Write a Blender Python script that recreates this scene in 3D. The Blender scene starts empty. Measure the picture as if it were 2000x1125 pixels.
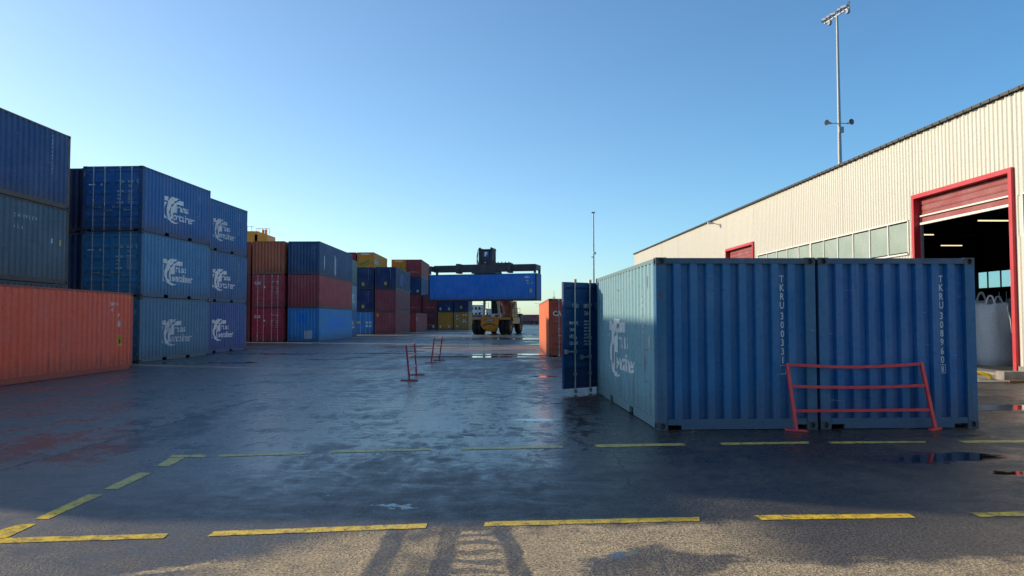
import bpy, bmesh, math, random
from mathutils import Matrix, Vector
from mathutils.geometry import tessellate_polygon
random.seed(7)
S = bpy.context.scene
COL = S.collection
R = math.radians

# ------------------------------------------------------------------ camera
FPX, PITCH, ROLL, CAMH = 1498.0, 0.04126, 0.0020, 1.658
cd = bpy.data.cameras.new('camera'); cam = bpy.data.objects.new('camera', cd); COL.objects.link(cam)
cd.sensor_width = 36; cd.lens = FPX / 2000 * 36; cd.clip_start = 0.05; cd.clip_end = 6000
cam.matrix_world = Matrix.Translation((0, 0, CAMH)) @ Matrix.Rotation(math.pi/2 + PITCH, 4, 'X') @ Matrix.Rotation(-ROLL, 4, 'Z')
S.camera = cam
# ------------------------------------------------------------------ sky and sun (sun low, from the left and a little ahead)
SUN_EL = R(19.0); SUN_AZ = R(-70.0)          # azimuth measured from the view direction (+y), negative = left
w = bpy.data.worlds.new('World'); S.world = w; w.use_nodes = True
nt = w.node_tree; nt.nodes.clear()
sky = nt.nodes.new('ShaderNodeTexSky'); sky.sky_type = 'NISHITA'; sky.sun_disc = False
sky.sun_elevation = SUN_EL; sky.sun_rotation = SUN_AZ; sky.altitude = 0; sky.air_density = 0.9; sky.dust_density = 0.5; sky.ozone_density = 3.2
bg = nt.nodes.new('ShaderNodeBackground'); bg.inputs[1].default_value = 0.14
out = nt.nodes.new('ShaderNodeOutputWorld')
hs = nt.nodes.new('ShaderNodeHueSaturation'); hs.inputs['Saturation'].default_value = 1.04
nt.links.new(sky.outputs[0], hs.inputs['Color'])
# skylight is deeper and less red towards a right angle from the sun (polarised sky)
wc = nt.nodes.new('ShaderNodeTexCoord'); dt = nt.nodes.new('ShaderNodeVectorMath'); dt.operation = 'DOT_PRODUCT'
dt.inputs[1].default_value = (math.sin(SUN_AZ)*math.cos(SUN_EL), math.cos(SUN_AZ)*math.cos(SUN_EL), math.sin(SUN_EL)); nt.links.new(wc.outputs['Generated'], dt.inputs[0])
mr = nt.nodes.new('ShaderNodeMapRange'); mr.inputs[1].default_value = -.25; mr.inputs[2].default_value = .75; nt.links.new(dt.outputs['Value'], mr.inputs[0])
tn = nt.nodes.new('ShaderNodeMix'); tn.data_type = 'RGBA'; tn.inputs[6].default_value = (.55, .83, .90, 1); tn.inputs[7].default_value = (.97, .95, .89, 1); nt.links.new(mr.outputs[0], tn.inputs[0])
mu = nt.nodes.new('ShaderNodeMix'); mu.data_type = 'RGBA'; mu.blend_type = 'MULTIPLY'; mu.inputs[0].default_value = 1
nt.links.new(hs.outputs[0], mu.inputs[6]); nt.links.new(tn.outputs[2], mu.inputs[7]); nt.links.new(mu.outputs[2], bg.inputs[0]); nt.links.new(bg.outputs[0], out.inputs[0])
ld = bpy.data.lights.new('sun', 'SUN'); ld.energy = 3.4; ld.angle = R(0.53); ld.color = (1.0, 0.83, 0.60)
sun = bpy.data.objects.new('sun', ld); COL.objects.link(sun)
sd = Vector((math.sin(SUN_AZ)*math.cos(SUN_EL), math.cos(SUN_AZ)*math.cos(SUN_EL), math.sin(SUN_EL)))
sun.rotation_euler = sd.to_track_quat('Z', 'Y').to_euler(); sun.location = sd*60
S.view_settings.view_transform = 'Standard'; S.view_settings.look = 'None'
S.view_settings.exposure = 0.7; S.view_settings.gamma = 1; S.view_settings.use_curve_mapping = False
S.render.engine = 'CYCLES'
S.cycles.max_bounces = 6

# ------------------------------------------------------------------ helpers
def lin(h):
    h = h.lstrip('#'); c = [int(h[i:i+2], 16)/255 for i in (0, 2, 4)]
    return tuple(x/12.92 if x <= .04045 else ((x+.055)/1.055)**2.4 for x in c) + (1,)

def yard_point(px, py):
    """point of the yard seen at a photograph pixel (surveying the ground plane)"""
    u = (px-1000)/FPX; v = (562.5-py)/FPX
    u, v = u*math.cos(-ROLL)-v*math.sin(-ROLL), u*math.sin(-ROLL)+v*math.cos(-ROLL)
    y = math.cos(PITCH)-v*math.sin(PITCH); z = math.sin(PITCH)+v*math.cos(PITCH)
    t = -CAMH/z
    return (u*t, y*t)

class MB:
    """collects simple solids into one mesh"""
    def __init__(s): s.v = []; s.f = []
    def add(s, vs, fs):
        n = len(s.v); s.v += [tuple(p) for p in vs]; s.f += [tuple(i+n for i in f) for f in fs]; return s
    def box(s, x0, x1, y0, y1, z0, z1):
        return s.add([(x0,y0,z0),(x1,y0,z0),(x1,y1,z0),(x0,y1,z0),(x0,y0,z1),(x1,y0,z1),(x1,y1,z1),(x0,y1,z1)],
                     [(0,3,2,1),(4,5,6,7),(0,1,5,4),(1,2,6,5),(2,3,7,6),(3,0,4,7)])
    def beam(s, a, b, w, h=None, up=(0,0,1)):
        a = Vector(a); b = Vector(b); d = (b-a).normalized(); h = h or w
        x = d.cross(Vector(up)); x = x.normalized() if x.length > 1e-4 else Vector((1,0,0)); z = x.cross(d)
        vs = [p + x*sx*w/2 + z*sz*h/2 for p in (a, b) for sx, sz in ((-1,-1),(1,-1),(1,1),(-1,1))]
        return s.add(vs, [(3,2,1,0),(4,5,6,7),(0,1,5,4),(1,2,6,5),(2,3,7,6),(3,0,4,7)])
    def tube(s, a, b, r0, r1=None, n=10, cap=True):
        a = Vector(a); b = Vector(b); d = (b-a).normalized(); r1 = r0 if r1 is None else r1
        x = d.orthogonal().normalized(); y = d.cross(x)
        vs = [p + (x*math.cos(2*math.pi*i/n)+y*math.sin(2*math.pi*i/n))*r for p, r in ((a, r0), (b, r1)) for i in range(n)]
        fs = [(i, (i+1) % n, n+(i+1) % n, n+i) for i in range(n)]
        if cap: fs += [tuple(range(n-1, -1, -1)), tuple(range(n, 2*n))]
        return s.add(vs, fs)
    def path(s, pts, r, n=8):
        pts = [Vector(p) for p in pts]; rings = []; prev = None
        for i, p in enumerate(pts):
            d = (pts[min(i+1, len(pts)-1)]-pts[max(i-1, 0)]).normalized()
            x = d.orthogonal().normalized() if prev is None else (prev - d*prev.dot(d)).normalized()
            prev = x; y = d.cross(x)
            rings.append([p+(x*math.cos(2*math.pi*k/n)+y*math.sin(2*math.pi*k/n))*r for k in range(n)])
        vs = [q for g in rings for q in g]
        fs = [(i*n+k, i*n+(k+1) % n, (i+1)*n+(k+1) % n, (i+1)*n+k) for i in range(len(pts)-1) for k in range(n)]
        fs += [tuple(range(n-1, -1, -1)), tuple(range((len(pts)-1)*n, len(pts)*n))]
        return s.add(vs, fs)
    def lathe(s, prof, c=(0,0,0), axis='Z', n=24):
        vs = []; m = len(prof)
        for i in range(n):
            a = 2*math.pi*i/n
            for r, h in prof:
                p = (r*math.cos(a), r*math.sin(a), h)
                if axis == 'X': p = (h, r*math.cos(a), r*math.sin(a))
                if axis == 'Y': p = (r*math.sin(a), h, r*math.cos(a))
                vs.append((p[0]+c[0], p[1]+c[1], p[2]+c[2]))
        fs = [(i*m+k, ((i+1) % n)*m+k, ((i+1) % n)*m+k+1, i*m+k+1) for i in range(n) for k in range(m-1)]
        return s.add(vs, fs)
    def mesh(s, name, smooth=False, fix=False):
        me = bpy.data.meshes.new(name); me.from_pydata(s.v, [], s.f)
        if fix:
            b = bmesh.new(); b.from_mesh(me); bmesh.ops.recalc_face_normals(b, faces=b.faces); b.to_mesh(me); b.free()
        if smooth:
            for p in me.polygons: p.use_smooth = True
        me.update(); return me

def node_mat(name):
    m = bpy.data.materials.new(name); m.use_nodes = True
    return m, m.node_tree, m.node_tree.nodes['Principled BSDF']
class NG:
    def __init__(s, nt): s.nt = nt
    def n(s, t, **k):
        nd = s.nt.nodes.new(t)
        for a, b in k.items(): setattr(nd, a, b)
        return nd
    def put(s, sock, v):
        if isinstance(v, bpy.types.NodeSocket): s.nt.links.new(v, sock)
        else: sock.default_value = v
    def math(s, op, a, b=0.0, c=None, clamp=False):
        nd = s.n('ShaderNodeMath', operation=op, use_clamp=clamp); s.put(nd.inputs[0], a); s.put(nd.inputs[1], b)
        if c is not None: s.put(nd.inputs[2], c)
        return nd.outputs[0]
    def mix(s, f, a, b, mode='MIX'):
        nd = s.n('ShaderNodeMix', data_type='RGBA', blend_type=mode); s.put(nd.inputs[0], f); s.put(nd.inputs[6], a); s.put(nd.inputs[7], b)
        return nd.outputs[2]
    def mixf(s, f, a, b):
        nd = s.n('ShaderNodeMix', data_type='FLOAT'); s.put(nd.inputs[0], f); s.put(nd.inputs[2], a); s.put(nd.inputs[3], b)
        return nd.outputs[0]
    def noise(s, vec, scale, detail=4, rough=.55, dist=0.0):
        nd = s.n('ShaderNodeTexNoise'); nd.inputs['Scale'].default_value = scale; nd.inputs['Detail'].default_value = detail
        nd.inputs['Roughness'].default_value = rough; nd.inputs['Distortion'].default_value = dist
        if vec is not None: s.nt.links.new(vec, nd.inputs['Vector'])
        return nd.outputs['Fac']
    def ramp(s, f, lo, hi, a=0.0, b=1.0):
        nd = s.n('ShaderNodeMapRange', interpolation_type='SMOOTHSTEP'); s.put(nd.inputs[0], f)
        nd.inputs[1].default_value = lo; nd.inputs[2].default_value = hi; nd.inputs[3].default_value = a; nd.inputs[4].default_value = b
        return nd.outputs[0]
    def mapping(s, vec, loc=(0,0,0), rot=(0,0,0), scale=(1,1,1)):
        nd = s.n('ShaderNodeMapping'); s.nt.links.new(vec, nd.inputs[0]); s.put(nd.inputs[1], loc)
        nd.inputs[2].default_value = rot; nd.inputs[3].default_value = scale
        return nd.outputs[0]
    def bump(s, h, strength, dist, normal=None):
        nd = s.n('ShaderNodeBump'); s.put(nd.inputs['Strength'], strength); nd.inputs['Distance'].default_value = dist
        s.nt.links.new(h, nd.inputs['Height'])
        if normal is not None: s.nt.links.new(normal, nd.inputs['Normal'])
        return nd.outputs[0]

def wear_mat(name, color=None, rough=.5, metallic=0.0, dirt=.35, rust=.25, fade=.12, bump=.25, spec=.5, streak=1.0, scuff=0.0):
    """painted steel with fading, vertical streaks of dirt and rust blooms; color None = the object's own colour"""
    m, t, p = node_mat(name); g = NG(t)
    tc = g.n('ShaderNodeTexCoord').outputs['Object']; oi = g.n('ShaderNodeObjectInfo')
    off = g.n('ShaderNodeCombineXYZ'); r = g.math('MULTIPLY', oi.outputs['Random'], 57.0)
    for i in range(3): t.links.new(r, off.inputs[i])
    v = g.mapping(tc, loc=off.outputs[0])
    base = oi.outputs['Color'] if color is None else color
    big = g.noise(v, .9, 4, .6)
    c = g.mix(g.ramp(big, .35, .7, 0, fade), base, (.55, .58, .6, 1))
    fine = g.noise(v, 14, 5, .65)
    c = g.mix(g.ramp(fine, .45, .8, 0, .22), c, (.02, .02, .022, 1))
    vs = g.mapping(v, scale=(9, 9, .35*streak))
    st = g.noise(vs, 1.6, 5, .7)
    c = g.mix(g.ramp(st, .54, .78, 0, dirt), c, (.045, .035, .028, 1))
    rn = g.math('MULTIPLY', g.ramp(g.noise(v, 3.1, 8, .72), .60, .70), g.ramp(g.noise(vs, 2.7, 4, .6), .42, .6))
    c = g.mix(g.math('MULTIPLY', rn, rust), c, (.16, .055, .022, 1))
    if scuff:
        sz = g.n('ShaderNodeSeparateXYZ'); t.links.new(tc, sz.inputs[0])
        gz = g.math('ADD', sz.outputs[2], g.math('MULTIPLY', g.math('SUBTRACT', st, .5), -1.6))
        c = g.mix(g.math('MULTIPLY', g.ramp(gz, .12, .75, 1, 0), .4), c, (.075, .062, .05, 1))
        hs_ = g.noise(g.mapping(v, scale=(.9, .9, 7)), 2.2, 6, .75)
        c = g.mix(g.math('MULTIPLY', g.ramp(hs_, .60, .72), g.math('MULTIPLY', g.ramp(g.noise(v, 1.7, 3, .5), .45, .6), scuff*1.4)), c, (.03, .028, .026, 1))
        c = g.mix(g.math('MULTIPLY', g.ramp(hs_, .30, .36, 1, 0), scuff), c, (.35, .38, .40, 1))
    chips = g.ramp(g.noise(v, 26, 3, .5), .735, .75)
    c = g.mix(g.math('MULTIPLY', chips, rust), c, (.09, .035, .02, 1))
    t.links.new(c, p.inputs['Base Color'])
    t.links.new(g.math('ADD', g.ramp(fine, .3, .7, -.07, .12), g.math('ADD', g.math('MULTIPLY', rn, .25), rough)), p.inputs['Roughness'])
    p.inputs['Metallic'].default_value = metallic; p.inputs['Specular IOR Level'].default_value = spec
    b = g.bump(big, bump, .03); b = g.bump(g.noise(v, 60, 3, .6), .12, .002, b)
    t.links.new(b, p.inputs['Normal'])
    return m
def plain_mat(name, color, rough=.6, metallic=0.0, var=.15, scale=6, emit=None, spec=.5):
    m, t, p = node_mat(name); g = NG(t)
    tc = g.n('ShaderNodeTexCoord').outputs['Object']; r = g.math('MULTIPLY', g.n('ShaderNodeObjectInfo').outputs['Random'], 41.0)
    off = g.n('ShaderNodeCombineXYZ'); t.links.new(r, off.inputs[0]); t.links.new(r, off.inputs[2]); tc = g.mapping(tc, loc=off.outputs[0])
    c = g.mix(g.ramp(g.noise(tc, scale, 5, .65), .35, .7, 0, var), color, tuple(x*.35 for x in color[:3])+(1,))
    t.links.new(c, p.inputs['Base Color']); p.inputs['Roughness'].default_value = rough; p.inputs['Metallic'].default_value = metallic
    p.inputs['Specular IOR Level'].default_value = spec
    if emit: p.inputs['Emission Color'].default_value = emit[0]; p.inputs['Emission Strength'].default_value = emit[1]
    return m

M = {}
M['paint'] = wear_mat('container_paint', None, .5, dirt=.42, rust=.8, bump=.12, fade=.06, spec=.32, scuff=.6)
M['paint_frame'] = wear_mat('frame_paint', None, .52, dirt=.45, rust=1.0, bump=.08, fade=.05, spec=.32, scuff=.5)
M['letter'] = plain_mat('white_lettering', (.80, .80, .76, 1), .6, var=.35, scale=9)
M['letter2'] = plain_mat('chalky_lettering', (.66, .68, .68, 1), .6, var=.7, scale=5)
M['letter_old'] = plain_mat('faded_lettering', (.50, .56, .60, 1), .6, var=.6, scale=9)
M['galv'] = plain_mat('galvanised_steel', (.42, .43, .43, 1), .45, .6, var=.3)
M['gunk'] = plain_mat('dark_cavity', (.012, .012, .012, 1), .9, var=.1)  # near-black: paints in the shade inside hollow containers; also sticker print
M['yellow_sticker'] = plain_mat('yellow_sticker', (.62, .42, .02, 1), .5, var=.3)
M['white_sticker'] = plain_mat('white_sticker', (.6, .6, .58, 1), .5, var=.3)
M['patch_blue'] = plain_mat('fresh_blue_patch', lin('#1784d8'), .5, var=.12)
M['green_print'] = plain_mat('green_print', lin('#2f8a3a'), .5, var=.15)
M['red_barrier'] = wear_mat('red_barrier_paint', lin('#c8283c'), .42, dirt=.35, rust=.5, fade=.05, bump=.1)
M['dark_barrier'] = wear_mat('old_barrier_paint', lin('#a82c34'), .5, dirt=.5, rust=.6, fade=.05, bump=.1)
M['stacker_yellow'] = wear_mat('machine_yellow', lin('#c48014'), .45, dirt=.5, rust=.4, fade=.05)
M['stacker_dark'] = wear_mat('machine_dark', lin('#2a2630'), .55, dirt=.3, rust=.5, fade=.05)
M['rubber'] = plain_mat('tyre_rubber', (.018, .018, .019, 1), .8, var=.3, scale=3)
M['glass'] = plain_mat('tinted_cab_glass', (.02, .03, .03, 1), .06, var=.1)
M['wall'] = wear_mat('cream_cladding', lin('#c4c2b6'), .55, dirt=.3, rust=.1, fade=.06, bump=.05, streak=.3)
M['red_frame'] = wear_mat('red_door_frame', lin('#b81f2a'), .45, dirt=.15, rust=.15, fade=.05, bump=.05)
M['red_shutter'] = wear_mat('red_shutter', lin('#8a3330'), .5, dirt=.25, rust=.1, fade=.12, bump=.1)
M['white_trim'] = plain_mat('white_trim', (.7, .68, .62, 1), .5)
M['fascia'] = plain_mat('dark_fascia', (.035, .037, .04, 1), .55)
M['pane'] = wear_mat('wired_glass', lin('#8c9c8e'), .3, dirt=.35, rust=0, fade=.2, bump=.05)
M['inside'] = plain_mat('soot_dark_interior', (.03, .028, .026, 1), .85)  # near-black for walls, trusses and fittings inside the warehouse
M['concrete'] = plain_mat('concrete', (.27, .25, .22, 1), .85, var=.55, scale=5)
M['yellow_guard'] = plain_mat('yellow_guard_paint', lin('#d8b410'), .5, var=.4)
M['bag'] = wear_mat('woven_bag', (.72, .71, .68, 1), .75, dirt=.25, rust=0, fade=.1, bump=1.0)
M['mast'] = plain_mat('galvanised_mast', (.30, .32, .34, 1), .5, .35, var=.2, scale=1)
M['lampglass'] = plain_mat('lamp_glass', (.55, .6, .62, 1), .15, .3)
M['tube'] = plain_mat('lit_tube', (.8, .75, .6, 1), .5, emit=((1, .78, .45, 1), .8))
M['fwhite'] = plain_mat('sign_white', (.75, .75, .75, 1), .5)
M['fblue'] = plain_mat('sign_blue', lin('#1a4a9a'), .5)
M['wagon'] = wear_mat('wagon_paint', lin('#8c4140'), .6, dirt=.4, rust=.5)
M['farwhite'] = plain_mat('far_white_building', (.6, .6, .58, 1), .7)
M['rigyellow'] = plain_mat('crane_yellow', lin('#ee962c'), .5, var=.2, scale=2)

def tag(o, label=None, cat=None, group=None, kind=None):
    if label: o['label'] = label
    if cat: o['category'] = cat
    if group: o['group'] = group
    if kind: o['kind'] = kind
    return o
def thing(name, loc, rz=0, label=None, cat=None, group=None):
    o = bpy.data.objects.new(name, None); COL.objects.link(o); o.location = loc; o.rotation_euler = (0, 0, rz)
    o.empty_display_size = .3
    return tag(o, label, cat, group)
def ob(name, me, mat=None, parent=None, loc=(0,0,0), rz=0, color=None, label=None):
    if isinstance(me, MB): me = me.mesh(name)
    o = bpy.data.objects.new(name, me); COL.objects.link(o); o.location = loc; o.rotation_euler = (0, 0, rz)
    if parent: o.parent = parent
    if mat is not None:
        if not me.materials: me.materials.append(mat)
        if me.materials[0] != mat:
            o.material_slots[0].link = 'OBJECT'; o.material_slots[0].material = mat
    if color: o.color = color
    if label: o['label'] = label
    return o
def bevel(o, wd=.006, seg=2):
    m = o.modifiers.new('bevel', 'BEVEL'); m.width = wd; m.segments = seg; m.limit_method = 'ANGLE'; return o

# ------------------------------------------------------------------ flat shapes for prints (u right, v up), then laid on a surface
def text_tris(s, size, bold=0.0, sx=.82, align='LEFT', spacing=1.0):
    cu = bpy.data.curves.new('t', 'FONT'); cu.body = s; cu.size = size; cu.offset = bold*size; cu.resolution_u = 2
    cu.align_x = align; cu.space_character = spacing; cu.fill_mode = 'FRONT'
    o = bpy.data.objects.new('t', cu); COL.objects.link(o)
    me = bpy.data.meshes.new_from_object(o.evaluated_get(bpy.context.evaluated_depsgraph_get()))
    vs = [(v.co.x*sx, v.co.y) for v in me.vertices]; fs = [tuple(p.vertices) for p in me.polygons]
    bpy.data.objects.remove(o); bpy.data.curves.remove(cu); bpy.data.meshes.remove(me)
    return vs, fs
def poly_tris(pts):
    t = tessellate_polygon([[Vector((x, y, 0)) for x, y in pts]])
    return list(pts), [tuple(f) for f in t]
class Print:
    def __init__(s): s.v = []; s.f = []
    def put(s, vf, dx=0, dy=0, sc=1):
        n = len(s.v); s.v += [(x*sc+dx, y*sc+dy) for x, y in vf[0]]; s.f += [tuple(i+n for i in f) for f in vf[1]]; return s
    def rect(s, x0, y0, x1, y1): return s.put(([(x0,y0),(x1,y0),(x1,y1),(x0,y1)], [(0,1,2,3)]))
    def frame(s, x0, y0, x1, y1, t):
        return s.rect(x0,y0,x1,y0+t).rect(x0,y1-t,x1,y1).rect(x0,y0+t,x0+t,y1-t).rect(x1-t,y0+t,x1,y1-t)
    def lay(s, name, fn, cuts=()):
        """fn(u, v) -> 3-D point; cut at each u of cuts so that the print follows folded sheet"""
        b = bmesh.new(); vv = [b.verts.new((x, y, 0)) for x, y in s.v]
        for f in s.f:
            try: b.faces.new([vv[i] for i in f])
            except ValueError: pass
        us = [x for x, _ in s.v]; lo, hi = min(us), max(us)
        for c in cuts:
            if lo < c < hi:
                bmesh.ops.bisect_plane(b, geom=b.verts[:]+b.edges[:]+b.faces[:], plane_co=(c,0,0), plane_no=(1,0,0), dist=1e-6)
        for v in b.verts: v.co = Vector(fn(v.co.x, v.co.y))
        me = bpy.data.meshes.new(name); b.to_mesh(me); b.free(); return me

# ------------------------------------------------------------------ container kit
W, L20, L40, HS, HC = 2.438, 6.058, 12.192, 2.591, 2.896
def interp(prof, t):
    for (a, ra), (b, rb) in zip(prof, prof[1:]):
        if a <= t <= b: return ra if b == a else ra+(rb-ra)*(t-a)/(b-a)
    return prof[0][1] if t < prof[0][0] else prof[-1][1]
_c = {}
def side_profile(L):
    k = ('sp', L)
    if k not in _c:
        a, b = .13, L-.13; n = round((b-a)/.276); p = (b-a)/n; pr = []
        for i in range(n):
            y = a+i*p
            pr += [(y, .046), (y+.30*p, .046), (y+.46*p, .006), (y+.84*p, .006)]
        pr.append((b, .046)); _c[k] = pr
    return _c[k]
END_PROF = [(.14, .088)]
for _k in range(8):
    _x = .33+.2493*_k; END_PROF += [(_x-.078, .088), (_x-.054, .014), (_x+.054, .014), (_x+.078, .088)]
END_PROF.append((W-.14, .088))
def cached(key, fn):
    if key not in _c: _c[key] = fn()
    return _c[key]
def sheet(pts, z0, z1, nz, name, dent=0, seed=0):
    rr = random.Random(seed); vs = []; fs = []; n = len(pts)
    bumps = [(rr.uniform(0, n), rr.uniform(z0, z1), rr.uniform(1.5, 4), rr.uniform(.15, .4), rr.uniform(-1, 1)) for _ in range(9)] if dent else []
    for j in range(nz+1):
        z = z0+(z1-z0)*j/nz
        for i, (x, y, nx, ny) in enumerate(pts):
            d = sum(dent*s*math.exp(-((i-a)/wi)**2-((z-b)/he)**2) for a, b, wi, he, s in bumps)
            vs.append((x+nx*d, y+ny*d, z))
    for j in range(nz):
        for i in range(n-1): fs.append((j*n+i, j*n+i+1, (j+1)*n+i+1, (j+1)*n+i))
    me = bpy.data.meshes.new(name); me.from_pydata(vs, [], fs); return me
def side_mesh(L, H, right, dent=0, seed=0):
    def mk():
        pr = side_profile(L); pts = [((W-r if right else r), y, 1 if right else -1, 0) for y, r in pr]
        if not right: pts = pts[::-1]
        return sheet(pts, .15, H-.055, 10 if dent else 1, 'side_panel', dent, seed)
    return cached(('side', L, H, right, dent, seed), mk)
def end_mesh(H, dent=0, seed=0):
    def mk(): return sheet([(x, r, 0, -1) for x, r in END_PROF], .15, H-.09, 10 if dent else 1, 'end_panel', dent, seed)
    return cached(('end', H, dent, seed), mk)
def casting_mesh():
    def mk():
        b = MB(); a, d, h = .162, .178, .118
        def face(o, u, v, n, wu, wv):
            o, u, v, n = map(Vector, (o, u, v, n)); c = o+u*wu/2+v*wv/2; outer = []; inner = []; deep = []
            for k in range(8):
                an = math.pi/8+k*math.pi/4; cx, cy = math.cos(an), math.sin(an); m = max(abs(cx), abs(cy))
                s = (round(cx/m*10)/10, round(cy/m*10)/10)
                s = (max(-1, min(1, cx/m)), max(-1, min(1, cy/m)))
                outer.append(c+u*s[0]*wu/2+v*s[1]*wv/2)
                inner.append(c+u*cx*wu*.27+v*cy*wv*.38); deep.append(inner[-1]-n*.05)
            vs = outer+inner+deep; fs = []
            for k in range(8):
                q = (k+1) % 8; fs += [(k, q, 8+q, 8+k), (8+k, 8+q, 16+q, 16+k)]
            fs.append(tuple(range(16, 24)))
            b.add(vs, fs)
            cs = [o, o+u*wu, o+u*wu+v*wv, o+v*wv]
            for i in range(4):   # the corner triangle between the octagon's clipped outline and the square corner
                i2 = (7, 0, 0, 1, 2, 3, 4, 5, 6)
            b.add([cs[0], outer[4], outer[5]], [(0, 1, 2)]); b.add([cs[1], outer[6], outer[7]], [(0, 1, 2)])
            b.add([cs[2], outer[0], outer[1]], [(0, 1, 2)]); b.add([cs[3], outer[2], outer[3]], [(0, 1, 2)])
        face((0,0,0), (1,0,0), (0,0,1), (0,-1,0), a, h)
        face((a,d,0), (-1,0,0), (0,0,1), (0,1,0), a, h)
        face((0,d,0), (0,-1,0), (0,0,1), (-1,0,0), d, h)
        face((a,0,0), (0,1,0), (0,0,1), (1,0,0), d, h)
        b.add([(0,0,0),(a,0,0),(a,d,0),(0,d,0),(0,0,h),(a,0,h),(a,d,h),(0,d,h)], [(0,3,2,1),(4,5,6,7)])
        return b.mesh('corner_casting', fix=True)
    return cached('casting', mk)
def side_rail_mesh(L, right):
    def mk():
        b = MB(); x0, x1 = (W-.06, W-.004) if right else (.004, .06)
        segs = [(.178, L-.178)]
        if L < 7: segs = [(.178, L/2-1.025-.18), (L/2-1.025+.18, L/2+1.025-.18), (L/2+1.025+.18, L-.178)]
        for a, c in segs: b.box(x0, x1, a, c, .012, .165)
        if L < 7:
            for m in (-1.025, 1.025): b.box(x0, x1, L/2+m-.18, L/2+m+.18, .135, .165)
        return b.mesh('bottom_rail')
    return cached(('rail', L, right), mk)
def top_rail_mesh(L, right):
    def mk():
        x0, x1 = (W-.06, W-.003) if right else (.003, .06)
        return MB().box(x0, x1, .178, L-.178, -.065, -.006).mesh('top_rail')
    return cached(('trail', L, right), mk)
def post_mesh(H):
    return cached(('post', H), lambda: MB().box(.003, .153, .003, .09, .118, H-.118).box(.003, .05, .09, .165, .118, H-.118).mesh('corner_post'))
def leaf_mesh(H, right):
    """door leaf, hinge at x=0, outside face towards -y"""
    def mk():
        b = MB(); lw = 1.105; h0, h1 = .13, H-.1
        def X(a, c): return (a, c) if not right else (-c, -a)
        for a, c in ((0, .055), (lw-.055, lw)): b.box(*X(a, c), 0, .055, h0, h1)
        b.box(*X(.055, lw-.055), 0, .055, h0, h0+.06); b.box(*X(.055, lw-.055), 0, .055, h1-.06, h1)
        zs = h0+.06; span = h1-.06-zs; n = 5; pr = [(zs, .008)]
        for i in range(n):
            q = zs+span*i/n; p = span/n
            pr += [(q+.1*p, .008), (q+.2*p, .036), (q+.8*p, .036), (q+.9*p, .008)]
        pr.append((zs+span, .008)); x0, x1 = X(.055, lw-.055); vs = []; fs = []
        for z, y in pr: vs += [(x0, y, z), (x1, y, z)]
        for i in range(len(pr)-1): fs.append((2*i, 2*i+1, 2*i+3, 2*i+2))
        b.add(vs, fs); b.box(x0, x1, .044, .05, zs, zs+span)
        return b.mesh('door_leaf')
    return cached(('leaf', H, right), mk)
def rod_mesh(H):
    def mk():
        b = MB(); b.tube((0,-.03,.05), (0,-.03,H-.03), .017, n=8)
        for z in (.07, H-.07): b.box(-.035, .035, -.05, -.008, z-.04, z+.04)
        for z in (.45, 1.25, H-.6): b.box(-.04, .04, -.045, -.002, z-.03, z+.03)
        return b.mesh('lock_rod')
    return cached(('rod', H), mk)
def handle_mesh():
    return cached('handle', lambda: MB().box(-.02, .3, -.062, -.045, -.018, .018).box(.24, .3, -.06, -.004, -.05, .05).box(-.03, .03, -.05, -.012, -.05, .05).mesh('door_handle'))
def hinge_mesh():
    return cached('hinge', lambda: MB().box(-.04, .09, -.022, -.002, -.05, .05).tube((-.02,-.02,-.06), (-.02,-.02,.06), .018, n=8).mesh('hinge'))
def door_print(num, kind):
    def mk():
        p = Print()
        if kind == 'trans':
            p.put(text_tris('TKRU', .125, .01, .62), .26, 1.92).put(text_tris(num, .125, .01, .62), .61, 1.92)
            p.put(text_tris('2261', .12, .01, .68), .63, 1.76)
            p.put(text_tris({'317062': '2', '300288': '3', '300331': '1'}.get(num, '1'), .1, .01, .68), 1.0, 1.93).frame(.98, 1.905, 1.07, 2.04, .008)
            for i, (a, n1, n2) in enumerate((('MAX.GR.', '30480 KG', '67200 LB'), ('TARE', '2180 KG', '4810 LB'), ('NET', '28300 KG', '62390 LB'), ('CU.CAP.', '33.2 CU.M', '1170 CU.FT'))):
                z = 1.55-i*.15
                p.put(text_tris(a, .1, .012, .7), .18, z); p.put(text_tris(n1, .058, .01, .8), .62, z+.05).put(text_tris(n2, .058, .01, .8), .62, z-.02)
        else:
            p.put(text_tris('CAXU', .11, .01, .62), .3, 2.0).put(text_tris('708124', .11, .01, .62), .62, 2.0).put(text_tris('22G1', .1, .01, .7), .66, 1.85)
            for i in range(5):
                z = 1.6-i*.13; p.put(text_tris('30480 KG', .06, .01, .8), .62, z).put(text_tris(('MAX.GR', 'TARE', 'NET', 'CU.CAP', '')[i], .07, .01, .7), .25, z)
        return p.lay('door_lettering', lambda u, v: (u-1.105, .002, v))
    return cached(('dp', num, kind), mk)
def left_print(kind):
    def mk():
        p = Print()
        if kind == 'trans':
            p.rect(.12, 1.83, .38, 1.88).put(text_tris('©', .14, .01, 1), .6, 1.8)
        else:
            p.put(text_tris('CAI', .3, .03, .95), .07, 1.83); p.put(([(.85+.07*math.cos(a*.7854), 1.62+.07*math.sin(a*.7854)) for a in range(8)], [tuple(range(8))]))
        return p.lay('leaf_lettering', lambda u, v: (u, .002, v))
    return cached(('lp', kind), mk)

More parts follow.
